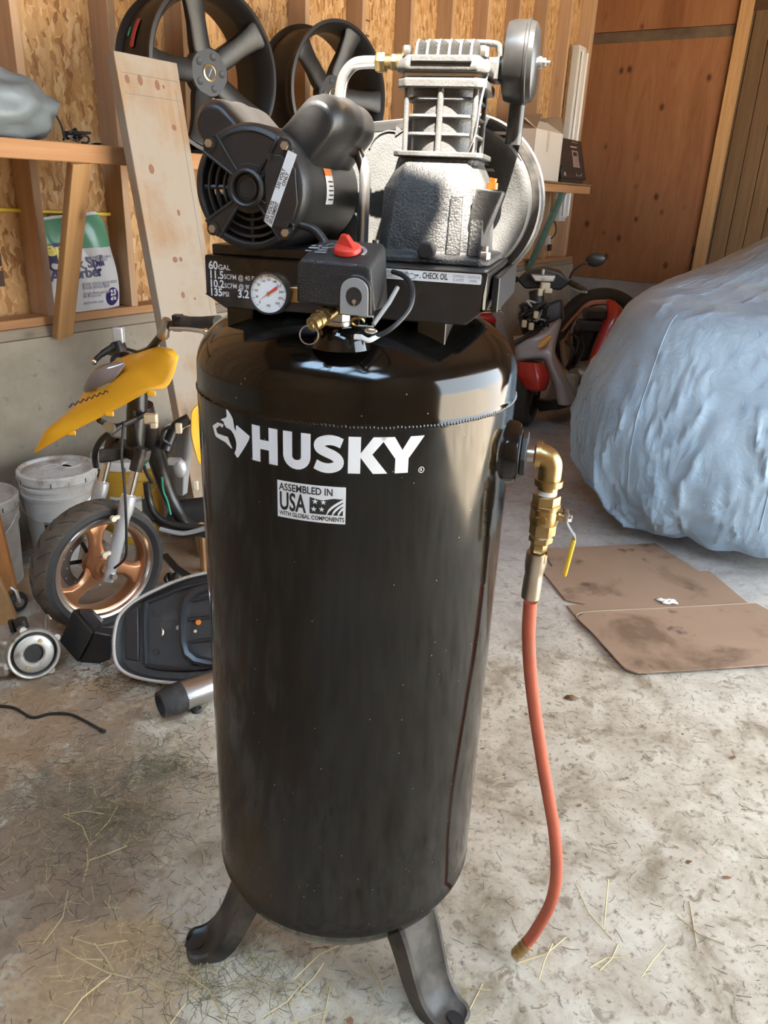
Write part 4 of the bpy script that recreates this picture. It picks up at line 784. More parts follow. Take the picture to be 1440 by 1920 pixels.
mb = MB(); mb.tube([e0 + d * t for t in (0, 0.1, 0.15, 0.25, 0.3, 0.4, 0.45, 0.55, 0.6, 0.7)], [0.0135, 0.0135, 0.0122, 0.0122, 0.0135, 0.0135, 0.0122, 0.0122, 0.0135, 0.0130], 14); mb.hexa(e0 + d * 0.68, e0 + d * 0.92, 0.0128)
mb.obj('hose_coupler', M_BRASS, hose)
MB().cyl(e0 + d * 0.9, e1, 0.009).obj('coupler_thread', M_STEEL, hose)
# ================================================================ things on and against the stud wall
def rim_mat(): return mat('satin_black_alloy', (0.012, 0.0115, 0.011), 0.42, bmp=0.03, bs=120, dirt=(0.06, 0.05, 0.04), ds=5, dl=(0.55, 0.8))
M_RIM = rim_mat()
def alloy_wheel(label, c, R, yaw, spin, width=0.27, tape=False):
    base = Vector((c.x, c.y, 1.6175)); t = thing('alloy_wheel', label, 'wheel', base, yaw, 'black alloy wheels on the shelf')
    cz = R + 0.001; A = T(0, 0, cz) @ RX(90)          # lathe +z -> faces -y (the room)
    w2 = width
    barrel = MB().lathe([(R * 0.955, 0.0), (R, -0.002), (R, -0.012), (R * 0.94, -0.020), (R * 0.915, -0.05), (R * 0.86, -0.075), (R * 0.86, -0.115), (R * 0.92, -0.14), (R * 0.93, -w2 + 0.02), (R, -w2 + 0.012), (R, -w2), (R * 0.965, -w2 + 0.001), (R * 0.90, -w2 + 0.02), (R * 0.84, -0.11), (R * 0.84, -0.075), (R * 0.895, -0.045), (R * 0.915, -0.015), (R * 0.955, 0.0)], 80, A).obj('barrel', M_RIM, t, ang=40)
    for k in range(5):
        a = spin + 72 * k; rings = []
        for r, hw, z, th in ((0.22, 0.10, -0.058, 0.05), (0.36, 0.105, -0.052, 0.045), (0.60, 0.10, -0.034, 0.036), (0.80, 0.115, -0.018, 0.030), (0.90, 0.135, -0.010, 0.026), (0.935, 0.145, -0.010, 0.024)):
            r *= R; hw *= R * 1.3
            rings.append([(r, -hw, z - 0.008), (r, -hw * 0.72, z), (r, hw * 0.72, z), (r, hw, z - 0.008), (r, hw, z - th), (r, -hw, z - th)])
        MB().loft(rings, M=A @ RZ(a)).obj('spoke', M_RIM, barrel, bevel=0.003)
    hub = MB().lathe([(0.0, -0.056), (0.10 * R, -0.056), (0.28 * R, -0.056), (0.30 * R, -0.062), (0.29 * R, -0.11), (0, -0.11)], 40, A).obj('hub', M_RIM, t)
    for k in range(5):
        MB().lathe([(0.0, -0.0553), (0.034 * R, -0.0553), (0.042 * R, -0.0545), (0.046 * R, -0.0555)], 16, A @ RZ(spin + 36 + 72 * k) @ T(0.195 * R, 0, 0)).obj('lug_hole', M_INK, hub)
    cap = MB().lathe([(0.0, -0.052), (0.078 * R, -0.052), (0.088 * R, -0.050), (0.106 * R, -0.052), (0.108 * R, -0.057)], 32, A).obj('center_cap', mat('cap_gold', (0.55, 0.42, 0.24), 0.3, 1.0), hub)
    mb = MB().lathe([(0.0, -0.0515), (0.080 * R, -0.0515)], 32, A); mb.obj('cap_face', M_INK, cap)
    MB().box((0, 0, 0), (0.008 * R, 0.11 * R, 0.001), A @ T(0, 0, -0.0512) @ RZ(-28)).obj('cap_slash', mat('cap_line', (0.55, 0.50, 0.42), 0.4), cap)
    if tape:
        for nm, col, r0, z0, dz, a0, a1 in (('red_tape', (0.62, 0.075, 0.055), 0.94, -w2 + 0.085, 0.030, 146, 168), ('green_tape', (0.06, 0.42, 0.24), 0.935, -w2 + 0.045, 0.014, 152, 159)):
            MB().lathe([(R * r0 + 0.002, z0), (R * r0 + 0.002, z0 + dz)], 8, A, a0, a1).obj(nm, mat(nm, col, 0.6), barrel, solid=0.001)
    return t
_n = ROOM_ROT  # wheel faces the room, turned a little towards the door
alloy_wheel('black five-spoke alloy wheel with red tape behind the leaning plank', room(2.745, 0.47, 0), 0.325, math.degrees(ROOM_ROT) - 10, 108, tape=True)
alloy_wheel('black five-spoke alloy wheel behind the steel discharge tube', room(3.64, 0.47, 0), 0.335, math.degrees(ROOM_ROT) - 10, 71)
# --- leaning plank
pb = room(2.255, 0.87, 0); pl_ = thing('leaning_plank', 'long pale worn plank leaning on the front of the shelf', 'plank', pb)
top = room(2.255, 0.548, 1.915); d = (top - pb); L = d.length
o = MB().bb(-0.15, -0.042, 0.0, 0.15, 0.0, L).obj('board', M_PLANK, pl_, bevel=0.003)
zz = d.normalized(); xx = WD; yy = zz.cross(xx).normalized(); xx = yy.cross(zz)
PLM = Matrix(((xx.x, yy.x, zz.x, 0), (xx.y, yy.y, zz.y, 0), (xx.z, yy.z, zz.z, 0.004), (0, 0, 0, 1))); o.matrix_local = PLM
mb = MB()
for z in (0.93, 0.965): mb.bb(-0.13, -0.0425, L * z, 0.14, -0.0418, L * z + 0.002)
mb.bb(0.118, -0.0425, L * 0.5, 0.120, -0.0418, L * 0.95)
ln = mb.obj('pencil_line', mat('pencil', (0.17, 0.15, 0.13), 0.7), pl_, smooth=False); ln.matrix_local = PLM; ln['kind'] = 'stuff'
rr = random.Random(5)
for x, z in ((-0.11, 0.955), (-0.05, 0.957), (0.03, 0.953), (0.06, 0.952), (-0.07, 0.80), (-0.03, 0.63), (0.0, 0.63), (-0.02, 0.56), (0.04, 0.55), (0.03, 0.72), (0.08, 0.88)):
    k = MB().lathe([(0.0, 0.0006), (rr.uniform(0.006, 0.014), 0.0)], 12, T(x, -0.0421, L * z) @ RX(90) @ Matrix.Diagonal((1, rr.uniform(0.8, 1.6), 1, 1))).obj('knot', mat('knot_brown', (0.20, 0.095, 0.055), 0.7) if x == -0.11 else bpy.data.materials['knot_brown'], pl_); k.matrix_local = PLM
# --- bag of absorbent between the studs
bc = room(2.245, 0.065, 0.9505); bag = thing('absorbent_bag', 'white and green bag of spill absorber between the studs', 'bag', bc, math.degrees(ROOM_ROT))
M_BAGW = mat('bag_white', (0.54, 0.53, 0.53), 0.28, bmp=0.4, bs=14); M_BAGG = mat('bag_green', (0.11, 0.29, 0.18), 0.25, bmp=0.4, bs=14); M_NAVY = mat('navy_print', (0.025, 0.02, 0.10), 0.4)
def bag_prof(t): return 0.205 - 0.028 * t - 0.045 * max(0, (t - 0.8) / 0.2) ** 2, 0.052 * (math.sin(PI * min(1, 0.12 + 0.9 * t)) ** 0.5) * (1 - 0.35 * t) + 0.004
def bag_pt(s, t, side=-1):
    hw, th = bag_prof(t); s2 = max(-1, min(1, s))
    return Vector((s2 * hw + 0.012 * math.sin(5 * t), side * th * (1 - abs(s2) ** 3) + 0.004 * math.sin(9 * s + 7 * t), 0.405 * t + 0.012 * s * (t > 0.7)))
def bag_part(t0, t1, name, m, par):
    mb = MB(); n, k = 24, max(3, int((t1 - t0) * 24)); g = []
    for i in range(k + 1):
        t = t0 + (t1 - t0) * i / k; g.append([bag_pt(-1 + 2 * j / n, t, -1) for j in range(n + 1)] + [bag_pt(1 - 2 * j / n, t, 1) for j in range(1, n)])
    return mb.loft(g).obj(name, m, par, ang=60)
bb_ = bag_part(0, 0.66, 'bag_body', M_BAGW, bag); bag_part(0.66, 0.97, 'bag_top', M_BAGG, bag); bag_part(0.97, 1.0, 'bag_seam', M_BAGW, bag)
def bag_print(items, name, m):
    mb = MB()
    for t, s, zt, sz, bold, rot in items:
        vs, fs = text2d(t, sz, bold=bold); c, s_ = math.cos(rot), math.sin(rot)
        mb.add([bag_pt((s + (x * c - y * s_) / 0.19), zt + (x * s_ + y * c) / 0.405, -1) + Vector((0, -0.0035, 0)) for x, y, _ in vs], fs)
    return mb.obj(name, m, bb_, smooth=False)
bag_print((('Quick Spill', -0.86, 0.435, 0.062, 0.0016, 0.06), ('Absorber', -0.86, 0.335, 0.062, 0.0016, 0.06)), 'bag_title', M_NAVY)
mb = MB()
for sd, (a, b, w_, h_) in enumerate(((0.02, 0.55, 0.17, 0.010), (0.06, 0.52, 0.13, 0.010), (-0.15, 0.27, 0.20, 0.013), (-0.15, 0.235, 0.16, 0.013), (-0.15, 0.175, 0.20, 0.010), (-0.15, 0.145, 0.09, 0.010), (-0.15, 0.075, 0.10, 0.009))):
    for q in words(0, 0, w_, h_, sd + 3): mb.add([bag_pt(a + x / 0.19, b + y / 0.405) + Vector((0, -0.0035, 0)) for x, y in q], [(0, 1, 2, 3)])
mb.obj('bag_fine_print', mat('grey_print', (0.30, 0.29, 0.33), 0.5), bb_, smooth=False)['kind'] = 'stuff'
mb = MB().flat([bag_pt(0.72 + 0.24 * math.cos(a), 0.12 + 0.10 * math.sin(a)) + Vector((0, -0.003, 0)) for a in [2 * PI * i / 24 for i in range(24)]]); 
mb = MB(); mb.add([bag_pt(0.70 + 0.24 * math.cos(a), 0.125 + 0.10 * math.sin(a)) + Vector((0, -0.003, 0)) for a in [2 * PI * i / 24 for i in range(24)]] + [bag_pt(0.70, 0.125) + Vector((0, -0.003, 0))], [(i, (i + 1) % 24, 24) for i in range(24)]); sl_ = mb.obj('weight_seal', M_NAVY, bb_, smooth=False)
mb = MB(); vs, fs = text2d('2.5', 0.035, bold=0.001); mb.add([bag_pt(0.60 + x / 0.19, 0.14 + y / 0.405) + Vector((0, -0.006, 0)) for x, y, _ in vs], fs); vs, fs = text2d('40 lb', 0.022, bold=0.0008); mb.add([bag_pt(0.60 + x / 0.19, 0.085 + y / 0.405) + Vector((0, -0.006, 0)) for x, y, _ in vs], fs); mb.obj('seal_print', M_LABELW, sl_, smooth=False)
mb = MB(); mb.add([bag_pt(-0.62 + 0.40 * math.cos(a), 0.625 + 0.115 * math.sin(a)) + Vector((0, -0.004, 0)) for a in [2 * PI * i / 28 for i in range(28)]] + [bag_pt(-0.62, 0.625) + Vector((0, -0.004, 0))], [(i, (i + 1) % 28, 28) for i in range(28)]); lg = mb.obj('name_badge', M_NAVY, bag, smooth=False)
mb = MB(); vs, fs = text2d('ep', 0.085, bold=0.003); mb.add([bag_pt(-0.90 + x / 0.19, 0.60 + y / 0.405) + Vector((0, -0.008, 0)) for x, y, _ in vs], fs); mb.obj('badge_letters', mat('yellow_print', (0.80, 0.68, 0.16), 0.4), lg, smooth=False)
# --- yellow rod through the studs
a, b = onv(-60, 391, 0.02), onv(213, 402, 0.02); a.z += 0.0
wobj(MB().cyl(a, b, 0.008, None, 12), 'pencil_rod', mat('yellow_rod', (0.72, 0.52, 0.05), 0.4), None, (0, 0, 0))
tag(bpy.data.objects['pencil_rod'], 'thin yellow rod passed through the studs above the bag', 'rod'); bpy.data.objects['pencil_rod'].name = 'yellow_rod'
# --- grey tarp bundle on the shelf
M_TARP = mat('grey_tarp', (0.165, 0.195, 0.205), 0.42, var=0.12, vs=5)
cb = room(1.74, 0.33, 1.617); rings = []
mb = MB(); n, m_ = 48, 28; g = []
for i in range(m_ + 1):
    th = PI * i / m_; row = []
    for j in range(n):
        ph = 2 * PI * j / n; q = Vector((math.sin(th) * math.cos(ph), math.sin(th) * math.sin(ph), math.cos(th)))
        f = noise.noise(q * 2.2 + Vector((3, 1, 2))) * 0.20 + abs(noise.noise(q * 5 + Vector((9, 4, 1)))) * -0.14
        p = Vector((q.x * 0.27, q.y * 0.19, q.z * 0.135)) * (1 + f); p.z = max(p.z + 0.10, 0.0012 + 0.002 * math.sin(7 * ph)); row.append(WD * p.x + WN * -p.y + Vector((0, 0, p.z)) + cb)
    g.append(row)
tb = thing('tarp_bundle', 'crumpled grey tarp bundle at the left end of the shelf', 'tarp', cb); wobj(mb.loft(g, cap=False), 'tarp', M_TARP, tb, ang=75)
mb = MB().tube(cr([room(1.93, 0.47, 1.70), room(1.96, 0.45, 1.67), room(1.975, 0.44, 1.63)], 5), 0.004, 6); wobj(mb, 'drawstring', M_WIRE, tb)
# --- tangled black strap, clear plastic scrap
sb = room(1.998, 0.45, 1.6175); stp = thing('bungee_tangle', 'small tangled black cord heap on the shelf edge', 'cord', sb); rr = random.Random(11)
pts = [sb + Vector((rr.gauss(0, 0.022), rr.gauss(0, 0.014), 0.008 + abs(rr.gauss(0.018, 0.014)))) for _ in range(26)]
wobj(MB().tube(cr(pts, 5), 0.0042, 7), 'cord', M_WIRE, stp)
wobj(MB().tube(cr([sb + WD * 0.03 + Vector((0, 0, 0.012)), sb + WD * 0.055 + Vector((0, 0, 0.03)), sb + WD * 0.075 + Vector((0, 0, 0.022)), sb + WD * 0.065 + Vector((0, 0, 0.006)), sb + WD * 0.04 + Vector((0, 0, 0.006))], 6), 0.004, 7), 'cord_loop', M_WIRE, stp)
wobj(panel([room(2.06, 0.47, 1.619), room(2.10, 0.46, 1.628), room(2.145, 0.47, 1.622)], [room(2.06, 0.40, 1.619), room(2.10, 0.38, 1.622), room(2.15, 0.40, 1.620)], (0, 0, 0.006)), 'plastic_scrap', mat('cloudy_plastic', (0.62, 0.58, 0.55), 0.3), None, (0, 0, 0), solid=0.001)
tag(bpy.data.objects['plastic_scrap'], 'scrap of cloudy plastic film lying on the shelf edge', 'plastic scrap')
# --- far end of the shelf: cartons, lamp fitting, plug
SZ = 1.6345
def carton(label, u0, u1, v0, v1, h, m):
    b = room((u0 + u1) / 2, (v0 + v1) / 2, SZ); t = thing('carton', label, 'box', b, math.degrees(ROOM_ROT)); hx, hy = (u1 - u0) / 2, (v1 - v0) / 2; w_ = 0.004; mb = MB()
    mb.bb(-hx, -hy, 0, hx, -hy + w_, h); mb.bb(-hx, hy - w_, 0, hx, hy, h); mb.bb(-hx, -hy, 0, -hx + w_, hy, h); mb.bb(hx - w_, -hy, 0, hx, hy, h); mb.bb(-hx, -hy, 0, hx, hy, w_)
    mb.obj('walls', m, t); return t, hx, hy, h
M_CARD = mat('white_carton', (0.62, 0.545, 0.46), 0.75); M_CARDB = mat('brown_carton', (0.30, 0.22, 0.14), 0.8)
ct, hx, hy, h = carton('open white cardboard carton at the far end of the shelf', 6.15, 6.72, 0.20, 0.49, 0.36, M_CARD)
for (y, s_, ang) in ((-hy, -1, 32), (hy, 1, 150)):
    f_ = MB().bb(-hx, 0, -0.002, hx, 0.15, 0.002).obj('flap', M_CARD if s_ < 0 else M_CARDB, ct); f_.location = (0, y, h); f_.rotation_euler = (math.radians(ang), 0, 0)
for (x, ang) in ((hx, 125), (-hx, 50)):
    f_ = MB().bb(-0.002 * 0, -hy, -0.002, 0.14, hy, 0.002).obj('flap', M_CARDB, ct); f_.location = (x, 0, h); f_.rotation_euler = (0, math.radians(-ang), 0)
MB().bb(-0.05, -hy - 0.0006, h - 0.15, 0.0, -hy + 0.0002, h).obj('tape', mat('tan_tape', (0.50, 0.42, 0.34), 0.35), ct)
bxb = room(7.08, 0.36, SZ); bt = thing('product_box', 'black printed product box leaning open beside the white carton', 'box', bxb, math.degrees(ROOM_ROT))
M_BOXK = mat('box_black', (0.030, 0.024, 0.020), 0.4)
MB().bb(-0.27, -0.12, 0, 0.27, 0.14, 0.13).obj('tray', M_BOXK, bt, bevel=0.002)
ld = MB().bb(-0.30, 0, 0, 0.30, 0.012, 0.33).obj('lid', M_BOXK, bt, bevel=0.002); ld.location = (0.02, -0.13, 0.035); ld.rotation_euler = (math.radians(-16), 0, 0)
mb = MB(); mb.prism(rrect(0.02, 0.17, 0.17, 0.24, 0.012, 3), 0.002, T(0, -0.002, 0) @ FRONT); mb.prism([(0.01, 0.10), (0.18, 0.09), (0.165, 0.17), (0.02, 0.17)], 0.002, T(0, -0.002, 0) @ FRONT); pp = mb.obj('printed_picture', mat('print_mauve', (0.25, 0.17, 0.15), 0.4), bt); pp.parent = ld
mb = MB(); mb.bb(0.05, -0.004, 0.195, 0.13, -0.002, 0.225); q = mb.obj('picture_screen', M_INK, bt); q.parent = ld
mb = MB(); mb.tube([(0.03, -0.003, 0.12), (0.06, -0.003, 0.03), (0.18, -0.003, 0.03), (0.19, -0.003, 0.10)], 0.003, 5); mb.bb(-0.24, -0.003, 0.02, -0.20, -0.001, 0.07); [mb.flat(w_, T(0, -0.002, 0) @ FRONT) for w_ in words(0.0, 0.262, 0.16, 0.012, 5) + words(-0.27, 0.30, 0.08, 0.012, 2) + words(0.05, 0.305, 0.16, 0.008, 7)]; q = mb.obj('picture_outline', mat('print_tan', (0.42, 0.30, 0.24), 0.4), bt, smooth=False); q.parent = ld
lt = thing('lamp_fixture', 'long white fluorescent lamp fitting hung upright near the corner', 'light fitting', room(7.72, 0.13, 1.30), math.degrees(ROOM_ROT))
M_ENAM = mat('white_enamel', (0.62, 0.58, 0.51), 0.35)
MB().bb(-0.09, -0.055, 0.0, 0.09, 0.009, 1.49).obj('housing', M_ENAM, lt, bevel=0.004)
MB().loft([[(-0.085, -0.056, 0.03), (0.085, -0.056, 0.03), (0.035, -0.085, 0.03), (-0.035, -0.085, 0.03)], [(-0.085, -0.056, 1.46), (0.085, -0.056, 1.46), (0.035, -0.085, 1.46), (-0.035, -0.085, 1.46)]]).obj('reflector', M_ENAM, lt, bevel=0.003)
for x in (-0.06, 0.06): MB().cyl((x, -0.082, 0.05), (x, -0.082, 1.44), 0.013, None, 14).obj('tube', mat('lamp_glass', (0.72, 0.70, 0.66), 0.15), lt)
pg = thing('power_outlet', 'small white wall socket with dark cord below the lamp fitting', 'outlet', room(7.55, 0.12, 1.12), math.degrees(ROOM_ROT))
MB().bb(-0.035, -0.03, -0.05, 0.035, 0.0, 0.05).obj('cover_plate', M_ENAM, pg, bevel=0.004); MB().bb(-0.05, -0.06, -0.09, 0.0, -0.03, -0.03).obj('plug', M_BLK, pg, bevel=0.004)
MB().tube(cr([(0.0, -0.04, 0.02), (0.05, -0.06, 0.07), (0.06, -0.05, 0.14), (0.01, -0.04, 0.19)], 6), 0.006, 7).obj('cord', M_WIRE, pg)
# ================================================================ yellow stripped scooter and the clutter on the left
M_YEL = mat('yellow_fairing', (0.76, 0.36, 0.012), 0.45, coat=0.05, var=0.05, vs=4)
M_BRONZE = mat('bronze_wheel', (0.50, 0.24, 0.12), 0.34, 0.75, bmp=0.03, bs=120)
M_SILV = mat('silver_paint', (0.56, 0.57, 0.58), 0.36, 0.6, dirt=(0.25, 0.22, 0.18), ds=12, dl=(0.6, 0.85))
M_GREASE = mat('greasy_black', (0.016, 0.014, 0.012), 0.35, var=0.4, vs=30, dirt=(0.08, 0.055, 0.035), ds=14, dl=(0.55, 0.75))
M_CREAM = mat('cream_plastic', (0.60, 0.53, 0.38), 0.5)
M_TYRE = mat('tyre_rubber', (0.020, 0.019, 0.018), 0.7, var=0.3, vs=15, bmp=0.2, bs=80)
M_TREAD = mat('dusty_tread', (0.10, 0.080, 0.057), 0.85, var=0.4, vs=18, bmp=0.25, bs=60)
WC = Vector((-1.0, 2.43, 0.238)); WNn = Vector((0.76, -0.65, 0)).normalized(); HD = Vector((-0.65, -0.76, 0)).normalized()
yb = Vector((WC.x, WC.y, 0)); ys = thing('yellow_scooter', 'stripped scooter with yellow fairing and bronze front wheel beside the buckets', 'scooter', yb)
def ys_(mb, name, m, par=None, **k): return wobj(mb, name, m, par or ys, yb, **k)
WM = Matrix(((HD.x, 0, WNn.x, WC.x), (HD.y, 0, WNn.y, WC.y), (0, 1, 0, WC.z), (0, 0, 0, 1)))     # lathe axis = axle
tp = [(0.186, 0.040), (0.192, 0.052), (0.205, 0.060), (0.222, 0.056), (0.233, 0.038), (0.2375, 0.0), (0.233, -0.038), (0.222, -0.056), (0.205, -0.060), (0.192, -0.052), (0.186, -0.040)]
fw_ = ys_(MB().lathe(tp[:4], 72, WM).lathe(tp[-4:], 72, WM), 'tyre', M_TYRE)
tr_ = ys_(MB().lathe(tp[3:-3], 72, WM), 'tread', M_TREAD, fw_)
mb = MB(); rr = random.Random(2)
for k in range(22):
    for s_ in (-1, 1):
        a0 = 2 * PI * k / 22 + (0.14 if s_ > 0 else 0); p = []
        for t in range(6):
            z = s_ * (0.006 + 0.045 * t / 5); r = 0.2382 - 0.0155 * (abs(z) / 0.055) ** 2.2; a = a0 + 0.035 * t; p.append(WM @ Vector((r * math.cos(a), r * math.sin(a), z)))
        mb.tube(p, 0.0022, 4)
ys_(mb, 'tread_groove', M_INK, fw_)['kind'] = 'stuff'
rim = ys_(MB().lathe([(0.190, 0.046), (0.186, 0.050), (0.176, 0.047), (0.171, 0.036), (0.165, 0.034)], 72, WM), 'rim_lip', M_CHROME)
ys_(MB().lathe([(0.171, 0.036), (0.160, 0.030), (0.152, 0.0), (0.160, -0.030), (0.172, -0.044), (0.188, -0.046)], 72, WM), 'rim', M_BRONZE, rim)
for k in range(3):
    a = 195 + 120 * k; rings = []
    for r, w_, off, th in ((0.03, 0.050, 0, 0.030), (0.06, 0.034, 4, 0.026), (0.095, 0.026, 9, 0.022), (0.13, 0.034, 13, 0.020), (0.158, 0.062, 16, 0.018)):
        c = RZ(a + off); rings.append([c @ Vector((r, y * w_, z * th + 0.008)) for y, z in ((-1, 0), (-.6, .8), (.6, .8), (1, 0), (.6, -.8), (-.6, -.8))])
    ys_(MB().loft([[WM @ p for p in r_] for r_ in rings]), 'spoke', M_BRONZE, rim, bevel=0.004, ang=60)
ys_(MB().lathe([(0, 0.062), (0.016, 0.062), (0.020, 0.052), (0.030, 0.050), (0.034, 0.040), (0.046, 0.038), (0.050, 0.028), (0.050, -0.03), (0, -0.03)], 40, WM), 'hub', M_BRONZE, rim)
mb = MB().lathe([(0.118, -0.058), (0.118, -0.053), (0.082, -0.053), (0.082, -0.058), (0.118, -0.058)], 60, WM); disc = ys_(mb, 'brake_disc', mat('disc_steel', (0.20, 0.18, 0.16), 0.4, 0.8))
for k in range(6): ys_(MB().box((0.062, 0, -0.0555), (0.05, 0.014, 0.004), WM @ RZ(60 * k + 10)), 'disc_arm', M_GREASE, disc)
mb = MB()
for k in range(18): mb.cyl(WM @ Vector(((0.108 if k % 2 else 0.094) * math.cos(k * 0.349), (0.108 if k % 2 else 0.094) * math.sin(k * 0.349), -0.0505)), WM @ Vector(((0.108 if k % 2 else 0.094) * math.cos(k * 0.349), (0.108 if k % 2 else 0.094) * math.sin(k * 0.349), -0.0525)), 0.003, None, 8)
ys_(mb, 'disc_hole', M_CREAM, disc)['kind'] = 'stuff'
FD = (HD * -0.36 + Vector((0, 0, 1)) + WNn * 0.03).normalized()
for s_, nm in ((1, 'near'), (-1, 'far')):
    p0 = WC + WNn * 0.088 * s_ - HD * -0.012
    fk = ys_(MB().lathe([(0, -0.025), (0.018, -0.025), (0.0195, 0.02), (0.0215, 0.05), (0.0215, 0.21), (0.025, 0.225), (0.0265, 0.26), (0.025, 0.285), (0.020, 0.29), (0, 0.29)], 28, align(p0, FD)), 'fork_slider', M_SILV)
    ys_(MB().cyl(p0 + FD * 0.28, p0 + FD * 0.44, 0.0150), 'fork_stanchion', M_CHROME)
    ys_(MB().cyl(p0 + FD * 0.375, p0 + FD * 0.455, 0.0215), 'fork_sleeve', M_GREASE)
    for q in (0.085, 0.215):
        b0 = p0 + FD * q; ys_(MB().cyl(b0 - HD * 0.005, b0 + HD * 0.045, 0.008).cyl(b0 + HD * 0.042 - WNn * 0.006, b0 + HD * 0.042 + WNn * 0.008, 0.010), 'fender_lug', M_CREAM, fk)
    if s_ > 0:
        ys_(MB().hexa(p0 + WNn * 0.012, p0 + WNn * 0.034, 0.012), 'axle_nut', M_STEEL, fk)
tc_ = WC + FD * 0.425
ys_(MB().loft([[tc_ + WNn * (0.105 * s_) + FD * h + HD * q for h, q in ((-0.02, -0.025), (0.02, -0.025), (0.02, 0.022), (-0.02, 0.022))] for s_ in (-1, 1)]), 'triple_clamp', M_GREASE, bevel=0.006)
stem0, stem1 = WC + FD * 0.42 - HD * 0.03, at(262, 668, 2.62)
ys_(MB().tube([stem0, stem0.lerp(stem1, 0.4), stem1], [0.03, 0.036, 0.027], 18), 'steering_head', M_GREASE)
# handlebar
bar = cr([at(205, 660, 2.74), at(228, 665, 2.68), at(250, 668, 2.62), at(275, 660, 2.55), at(300, 632, 2.48), at(320, 610, 2.42), at(345, 606, 2.37), at(408, 605, 2.28)], 6)
hbar = ys_(MB().tube(bar, 0.0125, 12), 'handlebar', M_GREASE)
gp = [at(348, 606, 2.365), at(356, 605, 2.35), at(380, 605, 2.32), at(402, 604, 2.29), at(410, 604, 2.275)]
ys_(MB().tube(gp, [0.023, 0.0185, 0.018, 0.0185, 0.02], 16), 'grip', M_BLKR, hbar)
ys_(MB().tube(cr([at(305, 630, 2.45), at(309, 615, 2.43), at(313, 598, 2.42)], 5), [0.018, 0.020, 0.020, 0.018, 0.017, 0.016, 0.015, 0.014, 0.014, 0.013, 0.012][:11], 10), 'switch_clamp', M_STEEL, hbar)
ys_(MB().box(at(334, 605, 2.40), (0.03, 0.035, 0.05)), 'switch_block', M_GREASE, hbar, bevel=0.004)
lv = ys_(MB().tube(cr([at(320, 616, 2.40), at(345, 617, 2.33), at(365, 619, 2.28), at(384, 622, 2.25)], 5), 0.0065, 8), 'brake_lever', M_SILV, hbar); ys_(MB().ball(at(387, 623, 2.245), 0.0125), 'lever_ball', M_CHROME, lv)
ys_(MB().box(at(223, 628, 2.70), (0.035, 0.03, 0.055), None), 'fluid_reservoir', M_SILV, hbar, bevel=0.004)
ys_(MB().tube([at(222, 640, 2.70), at(230, 665, 2.69)], [0.02, 0.024], 12), 'master_cylinder', M_GREASE, hbar)
lv2 = ys_(MB().tube(cr([at(222, 645, 2.70), at(205, 655, 2.68), at(190, 665, 2.66), at(178, 676, 2.64)], 5), [0.016] * 4 + [0.012] * 6 + [0.010] * 6, 8), 'clutch_lever', M_GREASE, hbar); ys_(MB().ball(at(176, 678, 2.64), 0.0135), 'lever_ball', M_CHROME, lv2)
ys_(MB().tube(cr([at(222, 664, 2.68), at(212, 672, 2.66), at(212, 682, 2.64), at(225, 680, 2.64)], 5), 0.008, 8), 'brake_hose', M_WIRE)
ys_(MB().tube(cr([at(240, 655, 2.6), at(262, 660, 2.55), at(285, 648, 2.5), at(305, 622, 2.45)], 5), 0.006, 7), 'throttle_cable', M_WIRE)
# yellow front fairing
fa = [at(65, 850, 2.34), at(125, 815, 2.31), at(210, 771, 2.30), at(278, 734, 2.30), at(312, 725, 2.32), at(328, 695, 2.36), at(335, 668, 2.40)]
fb = [at(66, 847, 2.345), at(100, 802, 2.42), at(145, 755, 2.50), at(190, 694, 2.58), at(245, 664, 2.60), at(284, 650, 2.56), at(328, 656, 2.46)]
fr_ = ys_(panel(fa, fb, (-0.012, -0.035, 0.02), 14, 12), 'front_fairing', M_YEL, solid=0.004, ang=80)
ys_(panel([at(161, 736, 2.40), at(185, 729, 2.385), at(212, 714, 2.38), at(236, 684, 2.40)], [at(162, 728, 2.42), at(178, 702, 2.44), at(203, 684, 2.46), at(237, 678, 2.42)], (-0.02, -0.045, 0.03), 10, 8), 'headlight', mat('smoked_lens', (0.22, 0.18, 0.17), 0.08, 0.3, coat=0.6), fr_, solid=0.003, ang=80)
ys_(panel([at(180, 733, 2.355), at(205, 722, 2.345)], [at(182, 728, 2.355), at(206, 717, 2.345)], (0, -0.004, 0), 6, 2), 'lens_glint_strip', M_CHROME, fr_)
sq = [at(128 + 75 * t / 24, 762 - 29 * t / 24 + 3 * math.sin(t * 1.9), 2.305 + 0.02 * t / 24) for t in range(25)]
ys_(MB().tube(sq, 0.0022, 5), 'script_decal', M_INK, fr_)
for q in ((205, 776, 2.30), (284, 738, 2.30), (134, 812, 2.31)): ys_(MB().box(at(*q), (0.028, 0.006, 0.016)), 'mounting_tab', M_YEL, fr_, bevel=0.003)
